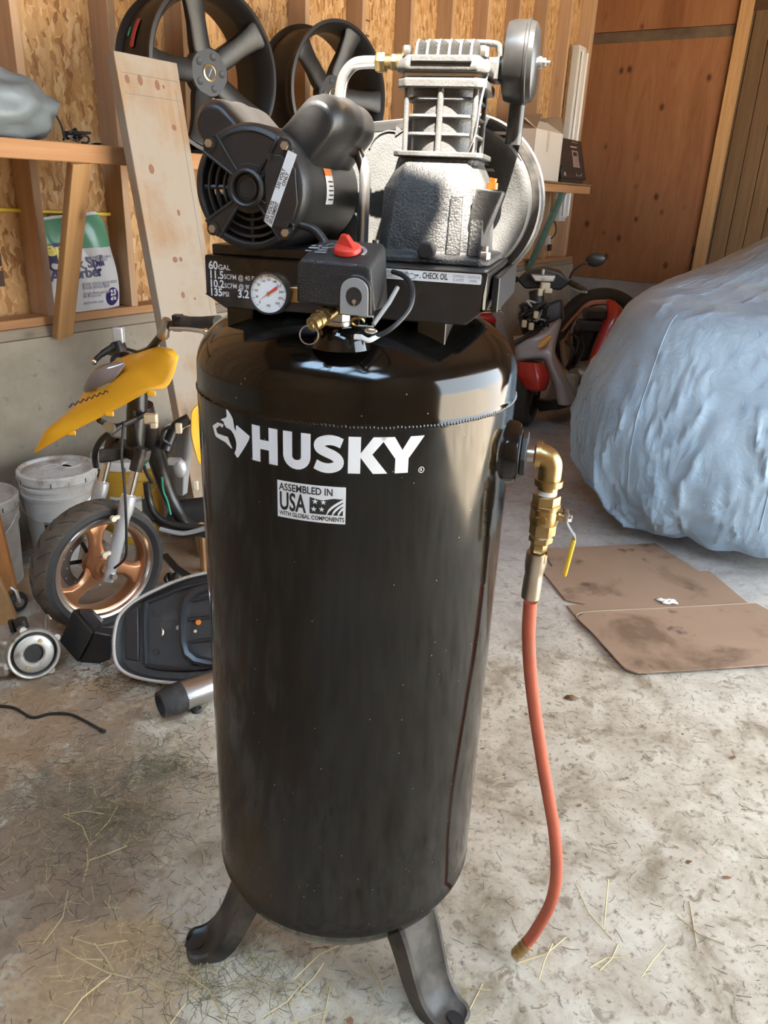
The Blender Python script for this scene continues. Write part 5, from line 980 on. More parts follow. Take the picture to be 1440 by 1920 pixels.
# frame, floor pan and leftovers of the body
dn = cr([at(268, 760, 2.62), at(285, 830, 2.66), at(303, 890, 2.68), at(325, 945, 2.68), at(355, 985, 2.66), at(400, 1003, 2.62)], 6)
ys_(MB().tube(dn, [0.036 - 0.016 * i / len(dn) for i in range(len(dn))], 14), 'down_tube', M_GREASE)
ys_(MB().tube(cr([at(275, 905, 2.62), at(280, 940, 2.62), at(295, 968, 2.60), at(330, 985, 2.58), at(395, 990, 2.56)], 6), 0.014, 10), 'frame_rail', M_GREASE)
ys_(panel([at(288, 975, 2.60), at(330, 1005, 2.56), at(400, 1000, 2.54)], [at(320, 940, 2.78), at(360, 935, 2.80), at(402, 930, 2.82)], (0, 0.02, -0.05), 8, 6), 'floor_pan', M_BLK, solid=0.008)
ys_(MB().tube(cr([at(300, 992, 2.56), at(345, 1000, 2.55), at(400, 985, 2.54)], 6), 0.009, 8), 'pan_edge', M_GREYP)
ys_(MB().loft([[at(328, 820, 2.72), at(348, 800, 2.70), at(365, 795, 2.76), at(350, 815, 2.80)], [at(326, 930, 2.74), at(344, 930, 2.72), at(352, 925, 2.78), at(335, 920, 2.82)]]), 'radiator', M_GREYP, bevel=0.006)
ys_(panel([at(358, 775, 2.66), at(359, 820, 2.66), at(372, 865, 2.66)], [at(372, 757, 2.68), at(385, 800, 2.72), at(388, 870, 2.72)], (-0.01, -0.02, 0), 8, 5), 'side_fairing', M_YEL, solid=0.004)
ys_(MB().ball(at(338, 878, 2.62), (0.026, 0.022, 0.036), 14, 10).box(at(328, 865, 2.62), (0.045, 0.025, 0.022)), 'brake_caliper', M_SILV)
ys_(MB().box(at(283, 785, 2.50), (0.042, 0.028, 0.034)).box(at(289, 797, 2.49), (0.022, 0.022, 0.02)), 'wire_connector', M_CREAM, bevel=0.003)
ys_(MB().box(at(335, 803, 2.60), (0.022, 0.018, 0.036)), 'wire_connector', M_CREAM, bevel=0.003)
ys_(MB().box(at(367, 910, 2.50), (0.018, 0.012, 0.034)), 'wire_connector', M_CREAM, bevel=0.003)
for nm, m, r, q in (('wiring_loom', M_WIRE, 0.010, [(185, 787, 2.40), (215, 800, 2.45), (245, 790, 2.50), (275, 775, 2.55)]), ('wiring_loom', M_WIRE, 0.009, [(205, 815, 2.42), (225, 800, 2.45), (255, 785, 2.5)]), ('brake_line', M_WIRE, 0.0045, [(232, 790, 2.40), (228, 850, 2.36), (233, 905, 2.30), (236, 960, 2.28), (237, 1010, 2.28), (235, 1045, 2.29), (215, 1065, 2.32)]), ('cable', M_WIRE, 0.010, [(215, 805, 2.46), (190, 825, 2.46), (178, 850, 2.48), (180, 875, 2.5)]), ('cable', M_WIRE, 0.007, [(250, 770, 2.52), (258, 830, 2.52), (272, 880, 2.55), (285, 905, 2.58)]), ('loose_wire', M_WIRE, 0.006, [(320, 800, 2.6), (308, 806, 2.6), (304, 822, 2.6), (318, 835, 2.62), (312, 850, 2.62)]), ('green_wire', bpy.data.materials['green_wire'], 0.004, [(304, 895, 2.56), (306, 920, 2.56), (314, 940, 2.56), (320, 965, 2.55)]), ('green_wire', bpy.data.materials['green_wire'], 0.004, [(276, 850, 2.54), (278, 862, 2.54), (268, 872, 2.54)])):
    ys_(MB().tube(cr([at(*p) for p in q], 6), r, 8), nm, m)
ys_(MB().tube(cr([at(310, 845, 2.62), at(318, 825, 2.64), at(330, 800, 2.66), at(355, 785, 2.68)], 6), 0.020, 10), 'harness_bundle', M_GREASE)
ys_(MB().loft([[at(184, 840, 2.46), at(184, 870, 2.46), at(205, 868, 2.50), at(205, 845, 2.50)], [at(245, 838, 2.52), at(245, 858, 2.52), at(255, 856, 2.58), at(255, 838, 2.58)]]), 'fender_bracket', M_GREASE, bevel=0.006)
ys_(MB().cyl(at(207, 803, 2.43), at(203, 800, 2.40), 0.018), 'horn', mat('dull_zinc', (0.30, 0.28, 0.20), 0.5, 0.6))
ys_(MB().ball(WC - WNn * 0.075 + HD * 0.02 + Vector((0, 0, 0.0)) - HD * 0.11, (0.03, 0.03, 0.05)), 'front_caliper', M_SILV)
# kickstand side: keeps the frame up
ys_(MB().tube([at(378, 985, 2.64), onz(383, 1070, 0.0).lerp(at(383, 1070, 2.7), 0.0)], 0.014, 8), 'prop_stick', M_BRACE)
# --- buckets
M_PAIL = mat('white_pail', (0.54, 0.525, 0.49), 0.4, dirt=(0.36, 0.32, 0.26), ds=7, dl=(0.5, 0.75)); M_PAILY = mat('yellow_pail', (0.44, 0.25, 0.02), 0.42, var=0.15, vs=6); M_PAILD = mat('dirty_pail', (0.47, 0.44, 0.40), 0.5, dirt=(0.25, 0.22, 0.17), ds=8, dl=(0.45, 0.7))
M_LID = mat('dirty_lid', (0.58, 0.56, 0.53), 0.5, dirt=(0.28, 0.20, 0.14), ds=11, dl=(0.48, 0.68))
def pail(label, c, m, h=0.37, lidm=None, spout=False, lab=None, rz=0):
    t = thing('bucket', label, 'bucket', (c.x, c.y, 0), rz, 'plastic buckets by the concrete wall')
    MB().lathe([(0, 0.0), (0.128, 0.0), (0.131, 0.004), (0.143, h - 0.10), (0.150, h - 0.098), (0.151, h - 0.085), (0.146, h - 0.083), (0.146, h - 0.062), (0.152, h - 0.060), (0.152, h - 0.048), (0.147, h - 0.045), (0.148, h - 0.008)], 56, None).obj('body', m, t)
    ld_ = MB().lathe([(0, h - 0.004), (0.060, h - 0.004), (0.062, h - 0.002), (0.125, h - 0.003), (0.140, h - 0.006), (0.143, h + 0.006), (0.152, h + 0.007), (0.157, h + 0.001), (0.157, h - 0.030), (0.152, h - 0.033), (0.149, h - 0.03)], 56).obj('lid', lidm or M_LID, t)
    for k in range(14):
        a = 2 * PI * k / 14; MB().box((0.1575 * math.cos(a), 0.1575 * math.sin(a), h - 0.022), (0.003, 0.003, 0.018), None).obj('lid_tab', M_GREASE if k % 2 else m, ld_)
    for r in (0.022, 0.034, 0.046): MB().ring(r, 0.0016, 32, 5, T(0, -0.02, h - 0.003)).obj('lid_ring', lidm or M_LID, ld_)
    if spout: MB().lathe([(0.0, 0), (0.034, 0), (0.036, 0.006), (0.040, 0.006), (0.041, 0)], 28, T(0.035, 0.055, h - 0.004)).obj('spout_cap', lidm or M_LID, ld_)
    MB().tube([(0.152 * math.cos(a), 0.152 * math.sin(a), h - 0.055 - 0.20 * math.sin((a - 4.0) / 2.6 * PI)) if False else (0.158 * math.cos(a), 0.158 * math.sin(a) - 0.0, h - 0.055 - 0.13 * max(0, math.sin((a - PI) )) if False else h - 0.055 - 0.13 * max(0.0, -math.sin(a)) ) for a in [PI + PI * i / 24 for i in range(25)]], 0.0022, 6).obj('bail', M_STEEL, t)
    for (a0, a1, z0, z1, mm, nm) in (lab or ()): MB().lathe([(0.130 + 0.013 * z0 / (h - 0.1) + 0.0012, z0), (0.130 + 0.013 * z1 / (h - 0.1) + 0.0016, z1)], 16, None, a0, a1).obj(nm, mm, t)
    return t
pail('white lidded bucket with spout cap behind the scooter tyre', Vector((-1.362, 2.99, 0)), M_PAIL, 0.388, spout=True, lab=((262, 282, 0.13, 0.20, M_INK, 'label_block'),))
c = onz(-16, 924, 0.36) + Vector((-0.045, -0.05, 0)); pail('greyish ribbed bucket at the left edge of the picture', c, M_PAILD, 0.36, M_PAILD, lab=((285, 315, 0.06, 0.22, mat('olive_label', (0.11, 0.10, 0.06), 0.6), 'label_block'),))
c = onz(240, 850, 0.385); pail('yellow bucket with white lid behind the fork legs', c, M_PAILY, 0.385, M_PAIL, lab=((250, 305, 0.04, 0.23, M_PAIL, 'paper_label'), (306, 328, 0.08, 0.22, M_INK, 'dark_label')))
c = onz(348, 818, 0.385) + Vector((0.02, 0.12, 0)); pail('pale bucket farthest back beside the leaning plank', c, M_PAILD, 0.385, M_PAIL)
# --- boards with a caster at the left edge
db = onz(20, 1150); dl_ = thing('wooden_dolly', 'upturned wooden dolly with black caster at the left edge', 'dolly', db)
M_RED_W = wood('red_wood', (0.44, 0.19, 0.06), (0.36, 0.14, 0.04), (0.24, 0.09, 0.03), 2)
def slab(pts, Y, th): return MB().loft([[at(x, y, Y + dy) for x, y, dy in pts], [at(x, y, Y + dy) + Vector((-0.25 * th, th, 0)) for x, y, dy in pts]])
wobj(slab(((-50, 900, 0.12), (-6, 955, 0.08), (30, 1104, 0.0), (10, 1112, -0.02), (-50, 1100, -0.02)), 2.48, 0.03), 'board', M_RED_W, dl_, bevel=0.003)
wobj(slab(((-60, 1020, 0.10), (0, 1088, 0.06), (34, 1170, 0.0), (-20, 1178, 0.0), (-60, 1178, 0.0)), 2.385, 0.028), 'board', M_BRACE, dl_, bevel=0.003)
cc = at(33, 1128, 2.475); cs = wobj(MB().ring(0.024, 0.014, 24, 10, align((0, 0, 0), (0.8, -0.6, 0.1))).warp(lambda p: p + cc), 'caster_wheel', M_BLKR, dl_); wobj(MB().cyl(cc - Vector((0.012, -0.009, 0)), cc + Vector((0.012, -0.009, 0)), 0.018).tube([cc + Vector((0.012, -0.01, 0)), cc + Vector((0.0, 0, 0.045)), cc + Vector((-0.03, 0.01, 0.06))], 0.008, 8), 'caster_fork', M_STEEL, dl_)
# --- alloy engine casing
ec = onz(64, 1226, 0.083); eb = Vector((ec.x, ec.y, 0)); en = thing('engine_casing', 'round alloy engine casing lying on the floor at left', 'engine part', eb)
M_ALU = mat('dirty_aluminium', (0.48, 0.45, 0.40), 0.45, 0.7, dirt=(0.16, 0.12, 0.08), ds=20, dl=(0.5, 0.72), bmp=0.15, bs=80)
ed = Vector((0.62, -0.72, 0.25)).normalized(); EM = align(ec, ed)
wobj(MB().lathe([(0.0, -0.15), (0.045, -0.15), (0.058, -0.12), (0.066, -0.06), (0.080, -0.045), (0.082, 0.0), (0.079, 0.004), (0.072, 0.003), (0.070, -0.008)], 56, EM), 'casing', M_ALU, en)
wobj(MB().lathe([(0.0, -0.010), (0.071, -0.010)], 48, EM), 'gasket_face', M_GREASE, en)
cov = wobj(MB().lathe([(0.060, -0.009), (0.061, 0.0), (0.056, 0.003), (0.034, 0.002), (0.030, -0.002), (0.028, -0.03)], 48, EM), 'cover_ring', M_ALU, en)
wobj(MB().lathe([(0, -0.028), (0.029, -0.028)], 32, EM).lathe([(0, -0.01), (0.012, -0.012), (0.016, -0.02), (0.016, -0.028)], 24, EM), 'bore', M_GREASE, en)
for a in (55, 235): wobj(MB().cyl(EM @ Vector((0.046 * math.cos(math.radians(a)), 0.046 * math.sin(math.radians(a)), 0.002)), EM @ Vector((0.046 * math.cos(math.radians(a)), 0.046 * math.sin(math.radians(a)), 0.006)), 0.006, None, 12), 'cover_screw', M_BRASS, cov)
for a in (20, 100, 190, 300): wobj(MB().cyl(EM @ Vector((0.084 * math.cos(math.radians(a)), 0.084 * math.sin(math.radians(a)), -0.05)), EM @ Vector((0.084 * math.cos(math.radians(a)), 0.084 * math.sin(math.radians(a)), -0.005)), 0.011, None, 12), 'bolt_lug', M_ALU, en)
wobj(MB().box(ec + Vector((-0.13, 0.03, 0.0)), (0.12, 0.10, 0.10)).box(ec + Vector((-0.11, -0.03, -0.03)), (0.09, 0.06, 0.05)), 'gear_housing', M_ALU, en, bevel=0.012, seg=3)
wobj(MB().cyl(ec + Vector((-0.05, 0.05, 0.06)), ec + Vector((-0.055, 0.05, 0.095)), 0.02).hexa(ec + Vector((-0.08, 0.05, 0.05)), ec + Vector((-0.085, 0.05, 0.09)), 0.012), 'oil_cap', M_GREASE, en)
wobj(MB().tube(cr([ec + Vector((0.02, 0.06, 0.06)), ec + Vector((0.025, 0.06, 0.10)), ec + Vector((0.035, 0.055, 0.112)), ec + Vector((0.045, 0.05, 0.10))], 5), 0.004, 7), 'hook', M_STEEL, en)
# --- black plastic fender liner
fbz = onz(165, 1243); fe = thing('fender_liner', 'angular black plastic fender piece under the front wheel', 'fender')
fe.location = fbz; Fp = lambda x, y, Y: at(x, y, Y - 0.075 * (Y > 2.2) - 0.10 * (Y > 2.34))
wobj(MB().loft([[Fp(110, 1203, 2.24), Fp(136, 1142, 2.30), Fp(174, 1188, 2.22), Fp(146, 1244, 2.17)], [Fp(128, 1190, 2.40), Fp(152, 1138, 2.42), Fp(182, 1170, 2.40), Fp(160, 1225, 2.38)]]), 'outer_shell', M_BLK, fe, bevel=0.006)
wobj(MB().loft([[Fp(146, 1243, 2.172), Fp(176, 1186, 2.24), Fp(212, 1190, 2.30), Fp(208, 1236, 2.22), Fp(186, 1246, 2.18)], [Fp(156, 1222, 2.36), Fp(180, 1172, 2.38), Fp(214, 1175, 2.44), Fp(212, 1215, 2.40), Fp(190, 1225, 2.36)]]), 'side_wing', M_BLK, fe, bevel=0.006)
wobj(MB().loft([[Fp(148, 1150, 2.28), Fp(172, 1150, 2.28), Fp(192, 1170, 2.27), Fp(178, 1188, 2.25)], [Fp(150, 1140, 2.42), Fp(172, 1140, 2.42), Fp(195, 1162, 2.42), Fp(182, 1178, 2.40)]]), 'upper_flap', M_BLK, fe, bevel=0.005)
# --- upturned scooter seat
SOUT = [(470, 1062), (430, 1064), (395, 1072), (362, 1079), (330, 1089), (296, 1104), (262, 1121), (238, 1138), (222, 1158), (215, 1185), (213, 1215), (217, 1240), (228, 1256), (250, 1268), (290, 1277), (345, 1281), (400, 1277), (470, 1272)]
M_PANG = mat('pan_gloss', (0.022, 0.024, 0.028), 0.28)
def sY(y): return 2.035 + (1282 - y) / 215.0 * 0.20
sp_ = [at(x, y, sY(y)) for x, y in SOUT]; sb_ = Vector((sp_[13].x, sp_[13].y, 0)); se = thing('scooter_seat', 'upturned black scooter seat with grey edge trim behind the tank', 'seat', sb_)
sn = (sp_[0] - sp_[13]).cross(sp_[9] - sp_[13]).normalized(); sn = sn if sn.y < 0 else -sn
sc_ = sum(sp_, Vector()) / len(sp_) + Vector((0.03, 0, 0))
curve = cr(sp_, 4)
M_VINYL = mat('seat_vinyl', (0.075, 0.058, 0.060), 0.5, bmp=0.1, bs=150); M_TRIM = mat('seat_trim', (0.42, 0.39, 0.36), 0.45, dirt=(0.2, 0.17, 0.13), ds=15)
def lerp_c(t, off): return [p.lerp(sc_, t) - sn * off for p in curve]
wobj(MB().loft([lerp_c(0.0, 0.0), lerp_c(-0.025, 0.012), lerp_c(-0.025, 0.028), lerp_c(0.02, 0.045), lerp_c(0.3, 0.05)], cap=False), 'cushion', M_VINYL, se)
wobj(MB().tube(curve, 0.0055, 8, closed=False), 'edge_trim', M_TRIM, se)
pan_ = wobj(MB().loft([lerp_c(0.01, 0.0), lerp_c(0.04, 0.012), lerp_c(0.07, 0.024), lerp_c(0.5, 0.030), lerp_c(0.95, 0.030)], cap=False), 'seat_pan', mat('pan_black', (0.026, 0.025, 0.024), 0.5, dirt=(0.10, 0.09, 0.075), ds=9, dl=(0.55, 0.85)), se)
def sq_(x, y, off=0.020):
    r = _ray(x, y); c = Vector((0, 0, CAM_Z)); m_ = sum(sp_, Vector()) / len(sp_); return c + r * ((m_ - c).dot(sn) / r.dot(sn)) - sn * off
wobj(MB().tube(cr([sq_(271, 1128), sq_(268, 1160), sq_(268, 1200), sq_(270, 1245)], 4), 0.009, 8), 'pan_rib', M_PANG, pan_)
wobj(MB().tube(cr([sq_(270, 1128), sq_(300, 1116), sq_(340, 1100), sq_(395, 1088)], 4), 0.009, 8), 'pan_rib', M_PANG, pan_)
wobj(MB().tube(cr([sq_(270, 1246), sq_(300, 1252), sq_(345, 1254), sq_(400, 1250)], 4), 0.009, 8), 'pan_rib', M_PANG, pan_)
bo = [(420, 1088), (385, 1093), (358, 1102), (340, 1118), (334, 1145), (333, 1175), (334, 1205), (341, 1230), (358, 1244), (385, 1250), (420, 1252)]
def shrink(k): return [(420 + (x - 420) * k if x < 420 else x, 1170 + (y - 1170) * k) for x, y in bo]
wobj(MB().loft([[sq_(x, y, 0.034) for x, y in shrink(1.04)], [sq_(x, y, 0.010) for x, y in shrink(1.0)], [sq_(x, y, 0.006) for x, y in shrink(0.94)], [sq_(x, y, 0.010) for x, y in shrink(0.86)], [sq_(x, y, 0.030) for x, y in shrink(0.80)]], cap=False, closed=False), 'pan_bowl', M_PANG, pan_)
for q in ([(333, 1130), (420, 1112)], [(333, 1165), (420, 1150)], [(336, 1205), (420, 1195)]): wobj(MB().tube([sq_(*p, 0.022) for p in q], 0.0045, 6), 'bowl_rib', M_PANG, pan_)
wobj(MB().loft([[sq_(x, y, o) for x, y in ((231, 1145), (256, 1136), (256, 1240), (231, 1236))] for o in (0.032, 0.018)]), 'pan_pad', M_PANG, pan_, bevel=0.004)
wobj(MB().tube(cr([sq_(292, 1176, 0.03), sq_(302, 1178, 0.01), sq_(304, 1186, 0.008), sq_(301, 1193, 0.01), sq_(292, 1193, 0.03)], 5), 0.003, 8), 'latch_loop', M_CHROME, pan_)
for x, y, r, m in ((368, 1166, 0.009, M_ORANGE), (362, 1183, 0.005, M_CREAM), (244, 1145, 0.008, M_STEEL), (264, 1217, 0.004, M_CREAM), (239, 1232, 0.004, M_CREAM), (287, 1148, 0.012, M_BLK), (287, 1222, 0.012, M_BLK)): wobj(MB().lathe([(0, 0.004), (r, 0.003), (r, 0)], 14, align(sq_(x, y, 0.028), sn)), 'pan_plug', m, pan_)
# --- muffler
m0, m1 = onz(312, 1317, 0.052), onz(470, 1256, 0.056); md_ = (m1 - m0).normalized(); mu = thing('muffler', 'silver muffler can with black end cap beside the compressor', 'muffler', Vector((m0.x, m0.y, 0)))
wobj(MB().lathe([(0.0, 0.03), (0.043, 0.03), (0.0455, 0.04), (0.0455, 0.46), (0.03, 0.50), (0.02, 0.55)], 40, align(m0, md_)), 'can', M_STEEL, mu)
wobj(MB().lathe([(0.0, 0.004), (0.024, 0.0), (0.030, -0.022), (0.040, -0.02), (0.047, 0.02), (0.0475, 0.052), (0.046, 0.053)], 36, align(m0, md_)), 'end_cap', M_BLKR, mu)
wobj(MB().ball(m0 + md_ * 0.065 + Vector((0.02, -0.036, 0.012)), 0.005), 'rivet', M_CHROME, mu)
q = onz(369, 1333, 0.0); wobj(MB().lathe([(0, 0.014), (0.006, 0.014), (0.007, 0.011), (0.014, 0.012), (0.017, 0.008), (0.017, 0.001), (0, 0.001)], 24, T(q.x, q.y, 0)), 'rubber_bumper', M_BLKR, None, (0, 0, 0)); tag(bpy.data.objects['rubber_bumper'], 'small round rubber bumper on the floor by the muffler', 'bumper')
cpts = [onz(-40, 1322, 0.005), onz(0, 1324, 0.005), onz(28, 1328, 0.005), onz(60, 1345, 0.005), onz(95, 1338, 0.005), onz(130, 1339, 0.005), onz(160, 1352, 0.005), onz(192, 1370, 0.005)]
wobj(MB().tube(cr(cpts, 7), 0.0045, 8).cyl(onz(188, 1368, 0.006), onz(196, 1372, 0.006), 0.0065), 'floor_cord', M_WIRE, None, (0, 0, 0)); tag(bpy.data.objects['floor_cord'], 'black cord end snaking over the dirt at lower left', 'cord')
kb = onz(325, 1085); kk = thing('kickstand', 'bent black metal kickstand on the floor behind the seat', 'bracket', kb)
wobj(MB().loft([[at(302, 1040, 2.76), at(314, 1036, 2.76), at(314, 1040, 2.80), at(302, 1044, 2.80)], [at(325, 1066, 2.70), at(335, 1060, 2.70), at(335, 1064, 2.74), at(325, 1070, 2.74)], [at(345, 1082, 2.66), at(362, 1078, 2.66), at(362, 1082, 2.70), at(345, 1086, 2.70)]]), 'arm', M_GREASE, kk, bevel=0.003)
wobj(MB().cyl(at(312, 1086, 2.74), at(330, 1080, 2.72), 0.016).ring(0.018, 0.006, 18, 7, align(at(318, 1084, 2.73), (0.8, -0.4, 0.3))), 'pivot', M_GREASE, kk)
# ================================================================ covered car, parked scooters, cardboard on the right
def cover_mat():
    m, nt, b, L = nodes('blue_car_cover'); co = coords(nt)
    c = ramp(nt, noise_tex(nt, co, 2.5, 5, 0.6), [(0.35, (0.245, 0.355, 0.475)), (0.65, (0.315, 0.43, 0.55))])
    c = mixc(nt, ramp(nt, noise_tex(nt, coords(nt, (1, 1, 0.4)), 2.0, 3, 0.5), [(0.55, 0.0), (0.72, 0.55)]), c, (0.40, 0.47, 0.47))
    vo = N(nt, 'ShaderNodeTexVoronoi'); vo.inputs['Scale'].default_value = 9.0; L.new(co, vo.inputs['Vector'])
    c = mixc(nt, ramp(nt, vo.outputs['Distance'], [(0.022, 0.9), (0.03, 0.0)]), c, (0.75, 0.76, 0.78))
    L.new(c, b.inputs['Base Color']); b.inputs['Roughness'].default_value = 0.40; b.inputs['Specular IOR Level'].default_value = 0.45
    n1 = noise_tex(nt, co, 11, 6, 0.62, 2.0); bump(nt, b, n1, 0.5, 0.012); return m
M_COVER = cover_mat()
CB = room(5.6, 2.66, 0)
car = thing('covered_car', 'car under a light blue cover with loose wrinkled hem', 'car', CB, math.degrees(ROOM_ROT))
def sup(th, a, b, n):   # rounded plan outline
    c, s_ = math.cos(th), math.sin(th); return (math.copysign(abs(c) ** (2 / n), c) * a, math.copysign(abs(s_) ** (2 / n), s_) * b)
NTH = 620
LV = [(0.105, -0.20), (0.12, -0.13), (0.17, -0.075), (0.26, -0.035), (0.38, -0.010), (0.50, -0.002), (0.62, -0.015), (0.75, -0.045), (0.87, -0.085), (0.97, -0.125), (1.03, -0.155), (1.062, -0.19), (1.082, -0.23), (1.090, -0.28), (1.096, -0.35), (1.10, -0.44), (1.105, -0.54), (1.11, -0.65), (1.112, -0.77), (1.113, -0.92)]
levels = []
for a, b in zip(LV[:-1], LV[1:]): levels += [(a[0] + (b[0] - a[0]) * t / 4, a[1] + (b[1] - a[1]) * t / 4) for t in range(4)]
def topz(x):
    t = max(0.0, min(2.6, x + 2.2)); return 0.30 * (0.5 - 0.5 * math.cos(PI * t / 2.6))
def crease(v, k):
    q = v + 0.35 * Vector((noise.noise(v * 1.7), noise.noise(v * 1.7 + Vector((9, 0, 0))), noise.noise(v * 1.7 + Vector((0, 9, 0)))))
    return (1 - min(1, abs(noise.noise(q)) * 2.2)) ** k
ths = [PI + 0.72 * PI * (2 * j / 520 - 1) * (0.35 + 0.65 * abs(2 * j / 520 - 1)) for j in range(521)] + [1.72 * PI + 0.56 * PI * j / 100 for j in range(1, 100)]
NTH = len(ths); rows = []
for z, off in levels:
    row = []
    for th in ths:
        x, y = sup(th, 2.30, 0.885, 3.6)
        nrm = Vector((math.copysign(abs(x / 2.27) ** 2.6, x) / 2.27, math.copysign(abs(y / 0.86) ** 2.6, y) / 0.86)).normalized()
        if off < -0.23 and z > 0.9: f = 1 - (-off - 0.23) / 0.70; p = (Vector((x, y)) + nrm * -0.23) * max(0.02, f)
        else: p = Vector((x, y)) + nrm * off
        w_ = min(1, max(0.0, (1.09 - z) / 0.35)); lo = min(1, max(0.0, (0.75 - z) / 0.5)); P3 = Vector((p.x, p.y, z))
        fold = 0.040 * noise.noise(Vector((p.x * 2.4, p.y * 2.4, z * 0.7 + 4))) * w_
        fold += (0.020 + 0.030 * lo) * (crease(Vector((p.x * 3.0, p.y * 3.0, z * 0.9 + 3)), 3) - 0.35) * w_
        fold += 0.016 * (crease(Vector((p.x * 5.5, p.y * 5.5, z * 4.5 + 7)), 4) - 0.25) * w_ + 0.007 * (crease(P3 * 13, 3) - 0.3) * w_
        p2 = p + nrm * fold; mid = min(1, max(0, (-off - 0.17) / 0.55)) if z > 0.9 else 0
        zz_ = z + topz(p2.x) * mid + (0.014 * noise.noise(P3 * 3) + 0.008 * (crease(P3 * 5, 3) - 0.3)) * (1 - w_) * (z > 0.9)
        if z < 0.32: zz_ += (0.07 * noise.noise(Vector((p.x * 2.2 + 5, p.y * 2.2, 1.0))) + 0.035 * noise.noise(Vector((p.x * 7 + 5, p.y * 7, 1.0))) + 0.06 * (-p.y + 0.2) * 0 ) * (0.32 - z) / 0.17
        row.append((p2.x, p2.y, max(0.03, zz_)))
    rows.append(row)
cv = MB().loft(rows, cap=False); cv.f.append(tuple((len(rows) - 1) * NTH + j for j in range(NTH)))
cov_ = cv.obj('cover', M_COVER, car, ang=180)
for j0 in (215, 285): MB().tube([Vector(rows[i][j0]) + Vector((-0.001, 0, 0.0)) for i in range(12, 46)], 0.0025, 5).obj('seam', M_COVER, cov_)
for x, y in ((-1.42, 0.50), (-1.42, -0.50), (1.5, 0.60), (1.5, -0.60)):
    MB().lathe([(0.18, -0.09), (0.28, -0.09), (0.31, -0.06), (0.31, 0.06), (0.28, 0.09), (0.18, 0.09)], 40, T(x, y, 0.312) @ RX(90)).obj('tyre', M_TYRE, car)
# --- silver and red scooter
SB = onz(978, 806); rs = thing('parked_scooter', 'silver and red scooter with mirror parked behind the compressor', 'scooter', SB)
M_REDP = mat('red_body', (0.42, 0.018, 0.016), 0.3, coat=0.3); M_SLV = mat('silver_body', (0.40, 0.39, 0.41), 0.34, 0.2, var=0.08, vs=6); M_AMB = mat('amber_lens', (0.62, 0.36, 0.10), 0.2); M_DK = mat('dark_plastic', (0.035, 0.035, 0.04), 0.45)
def rs_(mb, name, m, par=None, **k): return wobj(mb, name, m, par or rs, SB, **k)
wc = at(982, 762, 5.32); wc.z = 0.235; wn_ = Vector((0.93, -0.36, 0)).normalized()
tyr = rs_(MB().lathe([(0.15, 0.05), (0.165, 0.068), (0.20, 0.072), (0.226, 0.05), (0.234, 0), (0.226, -0.05), (0.20, -0.072), (0.165, -0.068), (0.15, -0.05)], 48, align(wc, wn_)), 'tyre', M_TYRE)
rs_(MB().lathe([(0, 0.03), (0.03, 0.03), (0.04, 0.012), (0.13, 0.012), (0.152, 0.034), (0.152, -0.034), (0.13, -0.012), (0, -0.012)], 40, align(wc, wn_)), 'wheel_rim', M_STEEL, tyr)
rs_(MB().tube([wc - wn_ * 0.07, wc - wn_ * 0.07 + Vector((0.02, 0.12, 0.36))], 0.018, 10).tube([wc + wn_ * 0.07, wc + wn_ * 0.07 + Vector((0.02, 0.12, 0.36))], 0.018, 10), 'fork', M_GREYP)
rs_(panel([at(968, 678, 5.22), at(970, 705, 5.16), at(985, 728, 5.12)], [at(1022, 682, 5.10), at(1030, 710, 5.06), at(1022, 732, 5.06)], (0, -0.10, 0.02), 10, 10), 'front_fender', M_REDP, solid=0.006)
rs_(panel([at(985, 728, 5.12), at(1000, 734, 5.09), at(1022, 732, 5.06)], [at(972, 690, 5.3), at(1000, 688, 5.3), at(1034, 700, 5.3)], (0, 0.0, 0.04), 8, 6), 'fender_side', M_REDP, solid=0.006)
sh_ = rs_(panel([at(963, 630, 5.25), at(966, 660, 5.22), at(972, 676, 5.2), at(1015, 674, 5.12), at(1026, 690, 5.1), at(1040, 730, 5.1), at(1047, 758, 5.1)], [at(1003, 615, 5.25), at(1035, 605, 5.22), at(1052, 600, 5.22), at(1043, 640, 5.2), at(1040, 665, 5.2), at(1060, 705, 5.2), at(1080, 748, 5.25)], (0.0, -0.09, 0.0), 12, 8), 'leg_shield', M_SLV, solid=0.006, ang=70)
rs_(panel([at(963, 640, 5.24), at(985, 625, 5.18), at(1015, 612, 5.16)], [at(965, 648, 5.2), at(985, 636, 5.14), at(1010, 624, 5.12)], (0, -0.05, 0), 8, 5), 'shield_top_band', M_DK, sh_, solid=0.006)
rs_(panel([at(1009, 653, 5.06), at(1022, 650, 5.05), at(1034, 632, 5.06)], [at(1009, 648, 5.07), at(1018, 635, 5.07), at(1034, 627, 5.08)], (0, -0.03, 0), 8, 5), 'turn_signal', M_AMB, sh_, solid=0.004)
rs_(MB().loft([[at(1040, 700, 5.4), at(1085, 700, 5.6), at(1085, 755, 5.6), at(1018, 760, 5.25)], [at(1050, 700, 6.1), at(1100, 700, 6.2), at(1100, 740, 6.2), at(1050, 745, 6.0)]]) if False else MB().loft([[at(1040, 700, 5.4), at(1080, 700, 5.5), at(1082, 752, 5.5), at(1018, 760, 5.25)], [at(1045, 702, 5.75), at(1085, 702, 5.8), at(1085, 745, 5.8), at(1040, 750, 5.7)]]), 'floorboard', M_GREYP, bevel=0.02)
rs_(MB().loft([[at(1002, 748, 5.3), at(1045, 756, 5.12), at(1050, 768, 5.12), at(1010, 772, 5.3)], [at(1095, 735, 6.0), at(1120, 735, 6.0), at(1120, 748, 6.0), at(1095, 750, 6.0)]]), 'underbody', M_BLK, bevel=0.01)
